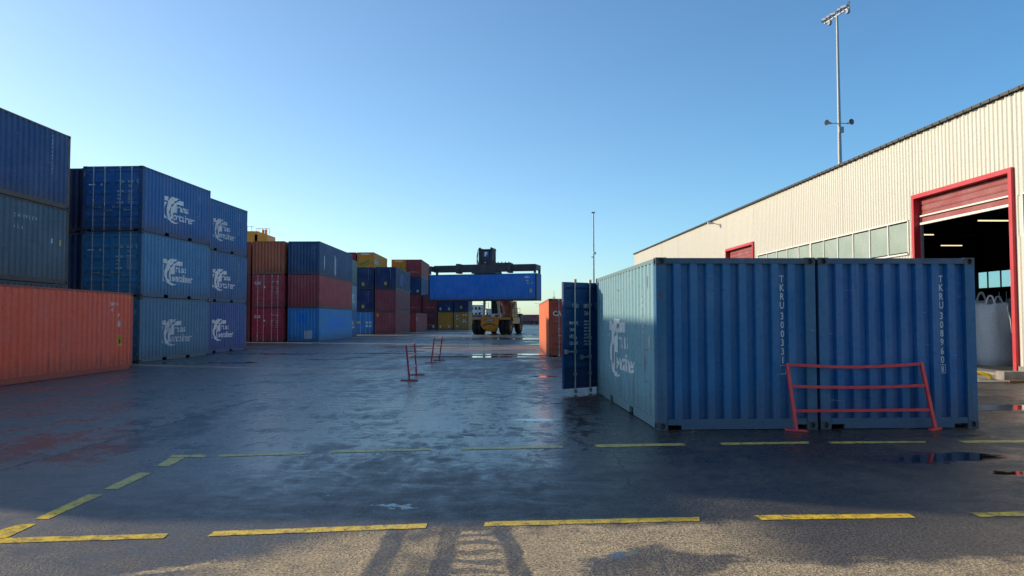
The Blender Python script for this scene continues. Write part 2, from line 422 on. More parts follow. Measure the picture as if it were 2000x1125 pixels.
def arc_pts(cx, cy, rx, ry, a0, a1, n):
    return [(cx+rx*math.cos(R(a0+(a1-a0)*i/n)), cy+ry*math.sin(R(a0+(a1-a0)*i/n))) for i in range(n+1)]
def fit_text(t, x0, x1, y0, y1, bold=.02):
    vs, fs = text_tris(t, 1.0, bold, 1.0); xs = [v[0] for v in vs]; ys = [v[1] for v in vs]
    return [((x-min(xs))/(max(xs)-min(xs))*(x1-x0)+x0, (y-min(ys))/(max(ys)-min(ys))*(y1-y0)+y0) for x, y in vs], fs
def trans_logo():
    p = Print()
    def q(*pts): return [((x-185)*.00335, (970-y)*.00148) for x, y in pts]
    def ft(t, x0, x1, y0, y1, bold): a, b = q((x0, y1), (x1, y0)); return fit_text(t, a[0], b[0], a[1], b[1], bold)
    p.put(poly_tris(q((185,245),(305,244),(268,366),(185,370))))                                            # left arm
    p.put(poly_tris(q((185,410),(232,412),(202,597),(206,756),(240,872),(185,872))))                        # stem
    p.put(poly_tris(q((570,216),(380,212),(322,268),(262,420),(232,596),(238,755),(272,866),(330,935),(400,971),(480,970),(575,908),(500,936),(430,922),(366,878),(316,790),(302,686),(316,585),(366,458),(430,356),(490,279))))
    p.put(poly_tris(q((690,259),(686,384),(490,390),(490,650),(398,652),(398,713),(404,871),(376,850),(344,790),(332,686),(348,568),(404,442),(480,345),(575,259))))
    p.put(ft('rans', 512, 810, 436, 590, .018))
    p.put(ft('ontainer', 412, 985, 648, 866, .018))
    return p
LOGO = trans_logo()
def side_print(key, pr, L, right, u0, v0, sc=1.0):
    """lay a print on the folded side panel; u0 from the viewer-left end of that side"""
    def mk():
        q = Print(); q.v = [(x*sc+u0, y*sc+v0) for x, y in pr.v]; q.f = pr.f; prof = side_profile(L)
        if right: return q.lay('side_lettering', lambda u, v: (W-interp(prof, u)+.003, u, v), [a for a, _ in prof])
        return q.lay('side_lettering', lambda u, v: (interp(prof, L-u)-.009, L-u, v), [L-a for a, _ in prof])
    return cached((key, L, right, u0, v0, sc), mk)
def end_print(key, pr, u0, v0, sc=1.0):
    def mk():
        q = Print(); q.v = [(x*sc+u0, y*sc+v0) for x, y in pr.v]; q.f = pr.f
        return q.lay('end_lettering', lambda u, v: (u, interp(END_PROF, u)-.003, v), [a for a, _ in END_PROF])
    return cached((key, u0, v0, sc), mk)
def vertical_number(s, boxed, size=.13, step=.132):
    p = Print()
    for i, ch in enumerate(s): p.put(text_tris(ch, size, .018, .72, 'CENTER'), 0, -i*step - (.03 if i > 3 else 0))
    y = -len(s)*step-.035
    if boxed is not None:
        if boxed: p.put(text_tris(boxed, size*.9, .008, .72, 'CENTER'), 0, y)
        p.frame(-.048, y-.022, .048, y+.115, .008)
    return p
def small_marks(seed, n=9, step=.1, size=.06):
    rr = random.Random(seed); p = Print()
    for i in range(n): p.put(text_tris('TKRU300288'[i % 10], size, .008, .8), rr.uniform(-.006, .006), -i*step)
    return p

def container(x, y, z, yaw, L, H, color, label, near='end', far='end', detail=2, group=None, door='trans', num='317062', name='shipping_container', cat='shipping container', frame=None, dent=0, seed=0, open_right=None, side=None):
    """origin: near-left bottom corner; local x to the right, y away from the camera"""
    root = thing(name, (x, y, z), yaw, label, cat, group); fc = frame or tuple(c*.75 for c in color[:3])+(1,)
    P, F = M['paint'], M['paint_frame']
    ob('side_panel', side_mesh(L, H, False, dent, seed), P, root, color=side or color)
    ob('side_panel', side_mesh(L, H, True, dent, seed+1), P, root, color=side or color)
    ob('roof_panel', cached(('roof', L), lambda: MB().box(.03, W-.03, .06, L-.06, -.03, -.012).mesh('roof_panel')), P, root, (0,0,H), color=color)
    ob('floor_panel', cached(('floor', L), lambda: MB().box(.06, W-.06, .1, L-.1, .15, .17).box(.3, W-.3, .2, L-.2, .1, .12).mesh('floor_panel')), M['gunk'], root)
    if detail >= 2:
        cm = casting_mesh()
        for sz in (0, H-.118):
            for cx, cy in ((0, 0), (W-.162, 0), (0, L-.178), (W-.162, L-.178)):
                o = ob('corner_casting', cm, F, root, (cx, cy, sz), color=(fc[0]*.6+.02, fc[1]*.5+.012, fc[2]*.42+.01, 1))
        pm = post_mesh(H)
        ob('corner_post', pm, F, root, color=fc)
        o = ob('corner_post', cached(('postR', H), lambda: MB().box(W-.153, W-.003, .003, .09, .118, H-.118).box(W-.05, W-.003, .09, .165, .118, H-.118).mesh('corner_post')), F, root, color=fc)
        o = ob('corner_post', pm, F, root, (W, L, 0), math.pi, color=fc)
        o = ob('corner_post', _c[('postR', H)], F, root, (W, L, 0), math.pi, color=fc)
        for r in (False, True):
            ob('bottom_rail', side_rail_mesh(L, r), F, root, color=side or fc); ob('top_rail', top_rail_mesh(L, r), F, root, (0,0,H), color=side or fc)
        hd = cached('header', lambda: MB().box(.162, W-.162, .005, .07, -.092, -.008).mesh('header'))
        sl = cached('sill', lambda: MB().box(.162, W-.162, .008, .08, .075, .165).box(.37, W-.37, .008, .08, .01, .075).mesh('sill'))
        for lo, rz in (((0,0,0), 0), ((W,L,0), math.pi)):
            ob('header', hd, F, root, (lo[0], lo[1], H), rz, color=fc); ob('sill', sl, F, root, lo, rz, color=fc)
    else:
        def fr():
            b = MB()
            for cx in (.003, W-.153):
                for cy in (.003, L-.153): b.box(cx, cx+.15, cy, cy+.15, .003, H-.003)
            for cx in (.005, W-.055): b.box(cx, cx+.05, .153, L-.153, .02, .16); b.box(cx, cx+.05, .153, L-.153, H-.065, H-.006)
            for cy in (.007, L-.067): b.box(.153, W-.153, cy, cy+.06, .03, .165); b.box(.153, W-.153, cy, cy+.06, H-.1, H-.008)
            return b.mesh('frame')
        ob('frame', cached(('frame', L, H), fr), F, root, color=fc)
    for kind, lo, rz in ((near, (0,0,0), 0), (far, (W,L,0), math.pi)):
        if kind == 'end': ob('end_panel', end_mesh(H), P, root, lo, rz, color=color); continue
        hx = Matrix.Rotation(rz, 4, 'Z')
        for right in (False, True):
            hp = Vector(lo)+hx @ Vector(((W-.11) if right else .11, .012, 0)); a = rz
            if right and open_right is not None and lo[1] > 0: a = rz+open_right; hp = Vector(lo)+hx @ Vector((W-.08, -.035, 0))
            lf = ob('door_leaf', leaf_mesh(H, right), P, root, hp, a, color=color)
            sg = -1 if right else 1
            for rx in (.34, .80) if detail >= 1 else ():
                ob('lock_rod', rod_mesh(H), M['galv'], lf, (sg*(rx if not right else 1.105-rx+.02), 0, 0))
            if detail >= 2:
                for rx in (.34, .80):
                    h = ob('door_handle', handle_mesh(), M['galv'], lf, (sg*(rx if not right else 1.105-rx+.02), 0, .95 if rx < .5 else .82))
                    if right: h.rotation_euler = (0, math.pi, 0)
                for hz in (.35, .95, 1.6, H-.35):
                    h = ob('hinge', hinge_mesh(), F, lf, (0, 0, hz), color=fc)
                    if right: h.scale = (1, 1, 1); h.rotation_euler = (0, math.pi, 0)
            if door in ('trans', 'cai'):
                o = ob('door_lettering', door_print(num, door) if right else left_print(door), M['letter'], lf); o['kind'] = 'stuff'
    return root

# ------------------------------------------------------------------ ground
def build_ground():
    m, t, p = node_mat('wet_asphalt'); g = NG(t)
    P = g.n('ShaderNodeTexCoord').outputs['Object']
    sep = g.n('ShaderNodeSeparateXYZ'); t.links.new(P, sep.inputs[0]); X, Y = sep.outputs[0], sep.outputs[1]
    wob = g.n('ShaderNodeTexNoise'); wob.inputs['Scale'].default_value = .9; wob.inputs['Detail'].default_value = 9; wob.inputs['Roughness'].default_value = .7
    t.links.new(P, wob.inputs['Vector'])
    wv = g.n('ShaderNodeVectorMath', operation='SUBTRACT'); t.links.new(wob.outputs['Color'], wv.inputs[0]); wv.inputs[1].default_value = (.5, .5, .5)
    wv2 = g.n('ShaderNodeVectorMath', operation='MULTIPLY_ADD'); t.links.new(wv.outputs[0], wv2.inputs[0]); wv2.inputs[1].default_value = (1.6, 1.1, 0); t.links.new(P, wv2.inputs[2])
    PW = wv2.outputs[0]
    def blob(cx, cy, rx, ry, rot=0, soft=.25, src=None):
        d = g.n('ShaderNodeVectorMath', operation='SUBTRACT'); t.links.new(src or PW, d.inputs[0]); d.inputs[1].default_value = (cx, cy, 0)
        mp = g.n('ShaderNodeMapping', vector_type='TEXTURE'); t.links.new(d.outputs[0], mp.inputs[0]); mp.inputs[2].default_value = (0, 0, rot); mp.inputs[3].default_value = (rx, ry, 1)
        ln = g.n('ShaderNodeVectorMath', operation='LENGTH'); t.links.new(mp.outputs[0], ln.inputs[0])
        return g.ramp(ln.outputs['Value'], 1-soft, 1+soft, 1, 0)
    PF = PW
    def mx(*a):
        r = a[0]
        for q in a[1:]: r = g.math('MAXIMUM', r, q)
        return r
    def pb(px, py, rx, ry, rot=0, soft=.3): c = yard_point(px, py); return blob(c[0], c[1], rx, ry, rot, soft)
    # standing water
    pud = mx(pb(1830, 893, .95, .34, .0), pb(1985, 796, 1.5, .55), pb(1868, 852, .42, .10), pb(1992, 925, .35, .15),
             pb(385, 709, 2.4, .9), pb(768, 990, .22, .035), pb(1208, 1077, .075, .05), pb(900, 697, 3.4, .9), pb(1000, 692, 2.2, .7), pb(735, 690, 2.4, .6),
             pb(960, 662, 6, 2.2), pb(1062, 735, .35, .25), pb(860, 676, 4.5, .8), pb(1040, 820, .45, .1))
    micro = g.math('MULTIPLY', g.ramp(g.noise(g.mapping(P, scale=(.7, 1.3, 1)), 5.5, 7, .7, .6), .635, .66), g.math('MULTIPLY', blob(-1.5, 13.5, 5.0, 6.5, 0, .4), .85))
    pud = mx(pud, micro)
    far = g.math('MULTIPLY', g.ramp(g.noise(g.mapping(P, scale=(.45, .6, 1)), .5, 6, .65), .57, .62), g.ramp(Y, 24, 34))
    pud = mx(pud, g.math('MULTIPLY', far, .9))
    # damp: streaks along the traffic, drying towards the viewer
    n1 = g.noise(g.mapping(P, rot=(0,0,.06), scale=(.6, .16, 1)), 1.3, 7, .62, .4)
    n2 = g.noise(P, .35, 5, .6); n3 = g.noise(P, 2.6, 6, .65); n4 = g.noise(g.mapping(P, scale=(.5, 1.6, 1)), 1.1, 6, .6)
    dampn = g.math('ADD', g.math('MULTIPLY', n1, .4), g.math('ADD', g.math('MULTIPLY', n2, .3), g.math('MULTIPLY', n4, .3)))
    centre = blob(-2.2, 15, 5.5, 8.0, 0, .6)
    n5 = g.noise(g.mapping(P, scale=(1, .55, 1)), 4.2, 8, .7, .8)
    wet = g.ramp(g.math('ADD', g.math('ADD', g.math('MULTIPLY', dampn, .75), g.math('MULTIPLY', n5, .25)), g.math('MULTIPLY', centre, .05)), .44, .56)
    # dusty dry apron in the foreground
    ycut = g.math('ADD', g.math('MULTIPLY', X, -.09), Y)
    edge = g.math('ADD', ycut, g.math('MULTIPLY', g.math('SUBTRACT', n3, .5), .8))
    dust = g.ramp(edge, 6.05, 6.35, 1, 0)
    dl = g.math('ADD', g.math('MULTIPLY', X, 1.0), g.math('MULTIPLY', g.math('SUBTRACT', Y, 5.0), -.75))
    rt = g.ramp(X, 1.35, 2.3, 0, 1); dust = g.math('MULTIPLY', dust, g.math('SUBTRACT', 1.0, g.math('MULTIPLY', rt, g.math('SUBTRACT', 1.0, g.ramp(edge, 5.0, 5.18, 1, 0)))))
    dust = g.math('MULTIPLY', dust, g.ramp(g.math('ADD', dl, g.math('MULTIPLY', n3, 1.0)), -2.0, -1.2, 0, 1))
    dust = mx(dust, blob(-2.75, 4.85, .35, .12, .3, .5), blob(-2.2, 5.25, .4, .08, .5, .5))
    trk = g.n('ShaderNodeTexWave', wave_type='BANDS', bands_direction='Y'); trk.inputs['Scale'].default_value = 1.5; trk.inputs['Distortion'].default_value = 4.0
    trk.inputs['Detail'].default_value = 3; trk.inputs['Detail Scale'].default_value = 2.0; t.links.new(P, trk.inputs['Vector'])
    def lane(x0, wd, k=0.0, soft=.3):
        xx = g.math('ADD', X, g.math('MULTIPLY', g.math('SUBTRACT', Y, 5.0), k)); xx = g.math('ADD', xx, g.math('MULTIPLY', g.math('SUBTRACT', n3, .5), .16))
        d = g.math('ABSOLUTE', g.math('SUBTRACT', xx, x0)); return g.ramp(d, wd*(1-soft), wd*(1+soft), 1, 0)
    dark = mx(lane(-.90, .09, 0), lane(-.47, .08, .02), lane(.06, .07, .12), g.math('MULTIPLY', lane(-.24, .2, .04), g.ramp(trk.outputs['Fac'], .45, .75, 0, .8)),
              g.math('MULTIPLY', lane(-.68, .14, .0), g.ramp(n3, .4, .6, .2, .85)),
              blob(.95, 5.3, .55, .3, .15, .15), g.math('MULTIPLY', blob(3.0, 5.6, 1.2, .3, .1, .3), .3))
    dust = g.math('MULTIPLY', dust, g.math('SUBTRACT', 1.0, g.math('MULTIPLY', dark, g.ramp(n5, .3, .6, .6, .95))))
    dust = g.math('MULTIPLY', dust, g.ramp(g.noise(P, 7, 6, .7), .28, .55, .45, 1))
    # aggregate
    vor = g.n('ShaderNodeTexVoronoi'); vor.inputs['Scale'].default_value = 62; t.links.new(P, vor.inputs['Vector'])
    grain = g.noise(P, 70, 4, .75); grain2 = g.noise(P, 22, 5, .7)
    gm = g.math('ADD', g.math('MULTIPLY', grain, .5), g.math('MULTIPLY', g.noise(P, 38, 3, .8), .5))
    stone = g.mix(g.ramp(gm, .40, .62), (.014, .014, .015, 1), (.13, .122, .11, 1))
    stone = g.mix(g.ramp(vor.outputs['Color'], .80, .9, 0, .7), stone, (.22, .205, .18, 1))
    stone = g.mix(g.ramp(n2, .35, .7, 0, .3), stone, (.03, .029, .028, 1))
    drydust = g.mix(g.ramp(gm, .40, .60), (.13, .09, .05, 1), (.74, .57, .34, 1))
    drydust = g.mix(g.ramp(n3, .35, .7, 0, .3), drydust, (.12, .10, .075, 1))
    c = g.mix(g.math('MULTIPLY', wet, .5), stone, (.014, .014, .015, 1))
    c = g.mix(g.math('MULTIPLY', g.ramp(g.math('ADD', X, g.math('MULTIPLY', n2, 4)), -3.5, 2.5, 1, 0), .6), c, g.mix(g.ramp(gm, .36, .64), (.09, .085, .08, 1), (.30, .28, .26, 1)))
    brown = g.math('MULTIPLY', g.ramp(edge, 5.6, 6.9, 1, 0), g.ramp(X, -1.5, 1.5, .25, .6))
    c = g.mix(brown, c, g.mix(g.ramp(gm, .40, .62), (.025, .02, .016, 1), (.24, .195, .145, 1)))
    c = g.mix(dust, c, drydust)
    sun_band = g.math('MULTIPLY', mx(blob(1.0, 34, 9, 2.2, 0, .4), blob(-1, 46, 8, 3.5, 0, .4), blob(0, 66, 10, 5, 0, .4)), g.ramp(g.noise(g.mapping(P, scale=(.3, .8, 1)), 1.2, 5, .6), .42, .56))  # tan bands painted in for sunlight falling across the far yard
    c = g.mix(g.math('MULTIPLY', sun_band, .6), c, (.30, .25, .20, 1))
    # seams and cracks
    def seam(a, b, wd):
        (x0, y0), (x1, y1) = yard_point(*a), yard_point(*b); L = math.hypot(x1-x0, y1-y0); nx, ny = -(y1-y0)/L, (x1-x0)/L
        d = g.math('ADD', g.math('MULTIPLY', X, nx), g.math('ADD', g.math('MULTIPLY', Y, ny), -(nx*x0+ny*y0)))
        d = g.math('ADD', d, g.math('MULTIPLY', g.math('SUBTRACT', n3, .5), .35))
        al = g.math('ADD', g.math('MULTIPLY', X, (x1-x0)/L), g.math('ADD', g.math('MULTIPLY', Y, (y1-y0)/L), -((x1-x0)*x0+(y1-y0)*y0)/L))
        lim = g.math('MULTIPLY', g.ramp(al, -.2, .1), g.ramp(al, L-.2, L+.2, 1, 0))
        return g.math('MULTIPLY', g.ramp(g.math('ABSOLUTE', d), wd*.3, wd, 1, 0), lim)
    crack = mx(seam((0, 920), (500, 780), .035), seam((1200, 885), (1255, 980), .008))
    c = g.mix(g.math('MULTIPLY', crack, .6), c, (.008, .008, .008, 1))
    c = g.mix(g.math('MULTIPLY', pud, .8), c, (.012, .012, .012, 1))
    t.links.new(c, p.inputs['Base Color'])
    rgh = g.mixf(wet, .52, .27); rgh = g.mixf(g.math('MULTIPLY', blob(-1.6, 11.8, 5.2, 4.0, .1, .5), g.ramp(g.math('ADD', g.math('MULTIPLY', n1, .55), g.math('MULTIPLY', n5, .45)), .44, .56)), rgh, .07)
    rgh = g.mixf(g.ramp(edge, 5.8, 10.5, 1, 0), rgh, .5); rgh = g.mixf(dust, rgh, .9); rgh = g.mixf(sun_band, rgh, .7); strk = g.ramp(g.noise(g.mapping(P, rot=(0,0,.35), scale=(2.2, .16, 1)), 1.2, 6, .7), .40, .68, -.02, .05)
    fine_ = g.ramp(g.noise(g.mapping(P, scale=(.8, 1, 1)), 3.3, 9, .78, .5), .36, .66, -.10, .16)
    strk = g.math('ADD', strk, fine_)
    rgh = g.math('ADD', rgh, strk, clamp=True); rgh = g.mixf(crack, rgh, .8)
    rgh = g.mixf(pud, rgh, .05)
    t.links.new(rgh, p.inputs['Roughness'])
    p.inputs['Specular IOR Level'].default_value = .5
    dry = g.math('SUBTRACT', 1.0, pud)
    hgt = g.math('ADD', g.math('MULTIPLY', grain, .6), g.math('MULTIPLY', vor.outputs['Distance'], .5))
    b = g.bump(hgt, g.math('MULTIPLY', g.math('MULTIPLY', dry, g.mixf(wet, .8, g.ramp(X, 1.0, 3.0, .16, .55))), g.ramp(Y, 6, 45, 1, .25)), .012)
    b = g.bump(grain2, g.math('MULTIPLY', dry, g.mixf(wet, .35, .15)), .01, b)
    b = g.bump(n3, g.math('MULTIPLY', dry, .12), .05, b)
    t.links.new(b, p.inputs['Normal'])
    xs = [-2500, -600, -120, -40, -12, 0, 12, 40, 120, 600, 2500]; ys = [-600, -100, -20, 0, 10, 25, 60, 140, 400, 1200, 4500]
    vs = [(x, y, 0) for y in ys for x in xs]; n = len(xs)
    fs = [(j*n+i, j*n+i+1, (j+1)*n+i+1, (j+1)*n+i) for j in range(len(ys)-1) for i in range(n-1)]
    me = bpy.data.meshes.new('ground'); me.from_pydata(vs, [], fs)
    gr = ob('ground', me, m); tag(gr, 'damp dark asphalt container yard with puddles and a dusty dry strip', kind='structure')
    # yellow road paint
    ym, t2, p2 = node_mat('worn_yellow_paint'); g = NG(t2); P = g.n('ShaderNodeTexCoord').outputs['Object']
    sp = g.n('ShaderNodeSeparateXYZ'); t2.links.new(P, sp.inputs[0])
    wr = g.noise(P, 9, 7, .72); wr2 = g.noise(P, 48, 3, .7); farw = g.ramp(sp.outputs[1], 6.3, 8.0)
    k = g.ramp(g.math('ADD', g.math('MULTIPLY', wr, .6), g.math('MULTIPLY', wr2, .4)), .465, .60, 0, .9); k = g.math('MAXIMUM', k, g.math('MULTIPLY', farw, .25))
    c = g.mix(k, g.mix(farw, (.95, .62, .010, 1), (.95, .74, .18, 1)), (.06, .05, .03, 1)); c = g.mix(g.ramp(wr, .3, .55, 0, .25), c, (.3, .2, .02, 1))
    t2.links.new(c, p2.inputs['Base Color']); p2.inputs['Roughness'].default_value = .45
    t2.links.new(g.bump(wr2, .4, .006), p2.inputs['Normal'])
    dashes = [[(18,1051),(328,1043),(318,1052),(-70,1064)], [(38,1024),(73,1024),(12,1051),(-75,1060)], [(418,1038.5),(834,1023),(832,1032),(405,1048)],
        [(948,1020),(1367,1010),(1367,1018.5),(943,1028.5)], [(1471.5,1007),(1774,1004),(1788,1012),(1487,1016)], [(1895,1002),(2100,998),(2125,1006),(1916,1010)],
        [(173,966.5),(202,967),(95,1014.5),(68,1014.5)], [(269.5,924),(297,924),(229,955.7),(204,955.7)], [(332,894.5),(362,894.5),(331,911),(304,911)], [(336,889.5),(404,888.5),(400,893.5),(330,893.8)],
        [(429,888.5),(602,884),(596,888),(425,892.4)], [(650,880.5),(842,876),(842,880),(646,885)], [(900,875),(1098,870.5),(1098,875),(900,879)], [(1159,869),(1338,866),(1338,870.5),(1165,874)],
        [(1405,865),(1580,863),(1580,867),(1412,869.6)], [(1617,863),(1807,862),(1808,865),(1625,867)], [(1870,861),(2060,859.5),(2065,864),(1885,865.5)]]
    rr = random.Random(3)
    for q in dashes:
        w4 = [Vector(yard_point(*a)) for a in q]; n = 14; top = []; bot = []
        for i in range(n+1):
            a = w4[0].lerp(w4[1], i/n); b2 = w4[3].lerp(w4[2], i/n); j = .006
            top.append((a.x+rr.uniform(-j, j), a.y+rr.uniform(-j, j), .004)); bot.append((b2.x+rr.uniform(-j, j), b2.y+rr.uniform(-j, j), .004))
        ob('painted_dash', MB().add(bot+top, [(i, i+1, n+2+i, n+1+i) for i in range(n)]), ym, gr)
build_ground()

# ------------------------------------------------------------------ warehouse (local x into the building, y along its front)
def build_warehouse():
    wh = thing('warehouse', (15.38, 0, 0), .04, 'long cream corrugated warehouse with red shutter doors and a strip of greenish windows', 'warehouse')
    ZR, DEP, Y0, Y1 = 8.16, 23.0, -10.0, 77.0
    def clad(y0, y1, z0, z1, x=0, face=-1):
        n = max(1, round((y1-y0)/.2)); p = (y1-y0)/n; pts = []
        for i in range(n):
            a = y0+i*p; pts += [(a, 0), (a+.18*p, 1), (a+.42*p, 1), (a+.6*p, 0)]
        pts.append((y1, 0)); vs = []
        for z in (z0, z1): vs += [(x+face*.028*d, a, z) for a, d in pts]
        m = len(pts); fs = [(i+1, i, m+i, m+i+1) for i in range(m-1)]
        ob('cladding_panel', MB().add(vs, fs), M['wall'], wh)
    d1, d2 = (22.0, 27.15), (43.1, 48.0)
    WT, WB, DT = 5.18, 4.02, 6.03
    def bays(y0, y1, z0, z1, step=6.1):
        n = max(1, round((y1-y0)/step)); 
        for i in range(n): clad(y0+(y1-y0)*i/n, y0+(y1-y0)*(i+1)/n-.012, z0, z1)
    spans = [(Y0, d1[0]), (d1[1], d2[0]), (d2[1], Y1)]
    for a, b in spans:
        bays(a, b, WT, ZR); bays(a, b, .3, WB)
    for a, b in (d1, d2): clad(a, b-.012, DT, ZR)
    # solid backing, so that nothing shines through the sheets
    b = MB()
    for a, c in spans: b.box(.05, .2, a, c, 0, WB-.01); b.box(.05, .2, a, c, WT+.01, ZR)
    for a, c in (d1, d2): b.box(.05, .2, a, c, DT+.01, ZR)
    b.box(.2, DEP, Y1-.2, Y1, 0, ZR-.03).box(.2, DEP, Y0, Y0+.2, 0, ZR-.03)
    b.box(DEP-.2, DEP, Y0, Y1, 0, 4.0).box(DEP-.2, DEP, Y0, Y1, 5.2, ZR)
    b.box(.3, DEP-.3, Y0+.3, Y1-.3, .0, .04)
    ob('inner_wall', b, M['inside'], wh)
    clad_end = MB()
    n = 110; pts = []
    for i in range(n): a = DEP*i/n; pts += [(a, 0), (a+.04, 1), (a+.09, 1), (a+.13, 0)]
    pts.append((DEP, 0)); vs = []
    for z in (.3, ZR): vs += [(a, Y1+.02+.035*d, z) for a, d in pts]
    m = len(pts); ob('gable_cladding', clad_end.add(vs, [(i, i+1, m+i+1, m+i) for i in range(m-1)]), M['wall'], wh)
    rf = MB().add([(-.14, Y0-.2, ZR+.02), (-.14, Y1+.04, ZR+.02), (DEP/2, Y1+.04, ZR+.35), (DEP/2, Y0-.2, ZR+.35), (DEP+.3, Y1+.04, ZR+.02), (DEP+.3, Y0-.2, ZR+.02),
                   (-.14, Y0-.2, ZR+.10), (-.14, Y1+.04, ZR+.10), (DEP/2, Y1+.04, ZR+.45), (DEP/2, Y0-.2, ZR+.45), (DEP+.3, Y1+.04, ZR+.10), (DEP+.3, Y0-.2, ZR+.10)],
                  [(0,1,2,3),(3,2,4,5),(7,6,9,8),(8,9,11,10),(0,6,7,1),(4,10,11,5),(1,7,8,2),(2,8,10,4),(0,3,9,6),(3,5,11,9)])
    ob('roof', rf, M['fascia'], wh)
    n = int((Y1-Y0)/.42); e = MB()
    for i in range(n): y = Y0+i*.42; e.box(-.16, -.142, y, y+.2, ZR+.0, ZR+.09)
    o = ob('eave_ribs', e, M['fascia'], wh); o['kind'] = 'stuff'
    # window strips
    def strip(y0, y1, step=1.32):
        n = max(1, round((y1-y0)/step)); p = (y1-y0)/n
        for i in range(n): ob('window_pane', MB().box(-.01, .03, y0+i*p+.025, y0+(i+1)*p-.025, WB+.05, WT-.05), M['pane'], wh)
        for i in range(n+1):
            wd = .09 if i == 6 else .028
            ob('mullion', MB().box(-.045, .04, y0+i*p-wd, y0+i*p+wd, WB, WT), M['white_trim'] if wd < .05 else M['wall'], wh)
        ob('window_sill', MB().box(-.09, .04, y0, y1, WB-.06, WB), M['white_trim'], wh)
        ob('window_head', MB().box(-.06, .04, y0, y1, WT-.002, WT+.05), M['white_trim'], wh)
    strip(d1[1]+.35, d2[0]-.6); strip(d2[1]+6, Y1-.5); strip(2, d1[0]-.35)
    for a, c in ((d1[1], d1[1]+.32), (d2[0]-.57, d2[0]), (d2[1], d2[1]+5.95), (Y0, 1.97), (d1[0]-.32, d1[0])): clad(a, c, WB, WT)
    ob('base_course', MB().box(-.06, .04, Y0, d1[0]-.02, 0, .3).box(-.06, .04, d1[1]+.02, d2[0]-.02, 0, .3).box(-.06, .04, d2[1]+.02, Y1, 0, .3), M['concrete'], wh)
    for gx in range(8):   # far wall glazing that shows through the open door
        pass
    n = 60
    for i in range(26, 60):
        y = Y0+.3+i*1.45; ob('window_pane', MB().box(DEP-.13, DEP-.1, y+.03, y+1.41, 4.02, 5.18), M['clear'], wh)
        ob('mullion', MB().box(DEP-.18, DEP-.08, y-.03, y+.03, 4.0, 5.2), M['fascia'], wh)
    ob('inner_wall', MB().box(DEP-.2, DEP, Y0, Y0+.3+26*1.45-.03, 4.0, 5.2).box(DEP-.2, DEP, Y0+.33+60*1.45, Y1, 4.0, 5.2), M['inside'], wh)
    # doors
    for k, (a, c) in enumerate((d1, d2)):
        fw = .14
        ob('door_frame', MB().box(-.1, .25, a, a+fw, 0, DT-fw).box(-.1, .25, c-fw, c, 0, DT-fw).box(-.1, .25, a, c, DT-fw, DT), M['red_frame'], wh)
        zb = 5.0 if k == 0 else .05; sh = thing('shutter', (0, 0, 0)); sh.parent = wh
        z = DT-fw-.02; i = 0
        while z > zb+.05:
            z2 = max(z-.21, zb)
            ob('slat', cached(('slat', k, round(z-z2, 3)), lambda: MB().box(.16, .2, a+fw+.1, c-fw-.02, 0, z-z2-.012).box(.15, .16, a+fw+.1, c-fw-.02, .03, z-z2-.05).mesh('slat')), M['red_shutter'], sh, (0, 0, z2)); z = z2; i += 1
        if k == 0:
            ob('bottom_bar', MB().beam((.12, a+fw+.02, zb-.02), (.12, c-fw-.02, zb+.0), .07, .08), M['white_trim'], sh)
            ob('bottom_bar', MB().beam((.11, a+fw+.02, zb+.25), (.11, c-fw-.02, zb+.27), .05, .05), M['white_trim'], sh)
            ob('door_guide', MB().box(.14, .22, c-fw-.06, c-fw, 0, 5.3), M['galv'], wh)
    # inside: columns, trusses, lit tubes
    b = MB(); bt = MB()
    for i in range(10, 60, 6):
        bt.beam((.3, i, 7.6), (DEP-.3, i, 7.6), .15, .2); bt.beam((.3, i, 6.6), (DEP-.3, i, 6.6), .12, .12)
        for j in range(10): bt.beam((.6+j*2.2, i, 6.6), (1.7+j*2.2, i, 7.6), .07); bt.beam((1.7+j*2.2, i, 7.6), (2.8+j*2.2, i, 6.6), .07)
        b.box(DEP-.5, DEP-.25, i-.12, i+.12, 0, 7.6)
    ob('truss', bt, M['inside'], wh); ob('column', b, M['inside'], wh)
    for (x, y, l) in ((8.9, 37.0, 1.5), (9.5, 43.2, .9), (14.7, 49.5, 1.4)):
        tb = ob('tube_light', MB().box(x, x+l, y-.04, y+.04, 6.42, 6.48), M['tube'], wh)
        ob('tube_light_housing', MB().box(x, x+l, y-.06, y+.06, 6.482, 6.54), M['inside'], wh)
    ob('floor_slab', MB().box(-.5, .3, 20.6, 28.5, 0, .1), M['concrete'], wh)
    return wh
_m, _t, _p = node_mat('clear_window_glass'); _p.inputs['Base Color'].default_value = (.75, .9, .92, 1); _p.inputs['Roughness'].default_value = .25
_p.inputs['Transmission Weight'].default_value = .95; _p.inputs['IOR'].default_value = 1.1; M['clear'] = _m
WH = build_warehouse()
def wh_pt(x, y, z=0):
    c, s = math.cos(.04), math.sin(.04); return (15.38+x*c-y*s, x*s+y*c, z)

# ------------------------------------------------------------------ colours of the boxes
TB1, TB2, TB3, TB4, TB5, TB6 = lin('#29629c'), lin('#3f7ea6'), lin('#4e7e98'), lin('#2a6298'), lin('#3a6a96'), lin('#3f5f98')
NAVY, MAROON, BROWN, RUST = lin('#1c2d62'), lin('#933c3e'), lin('#a85240'), lin('#a04a40')

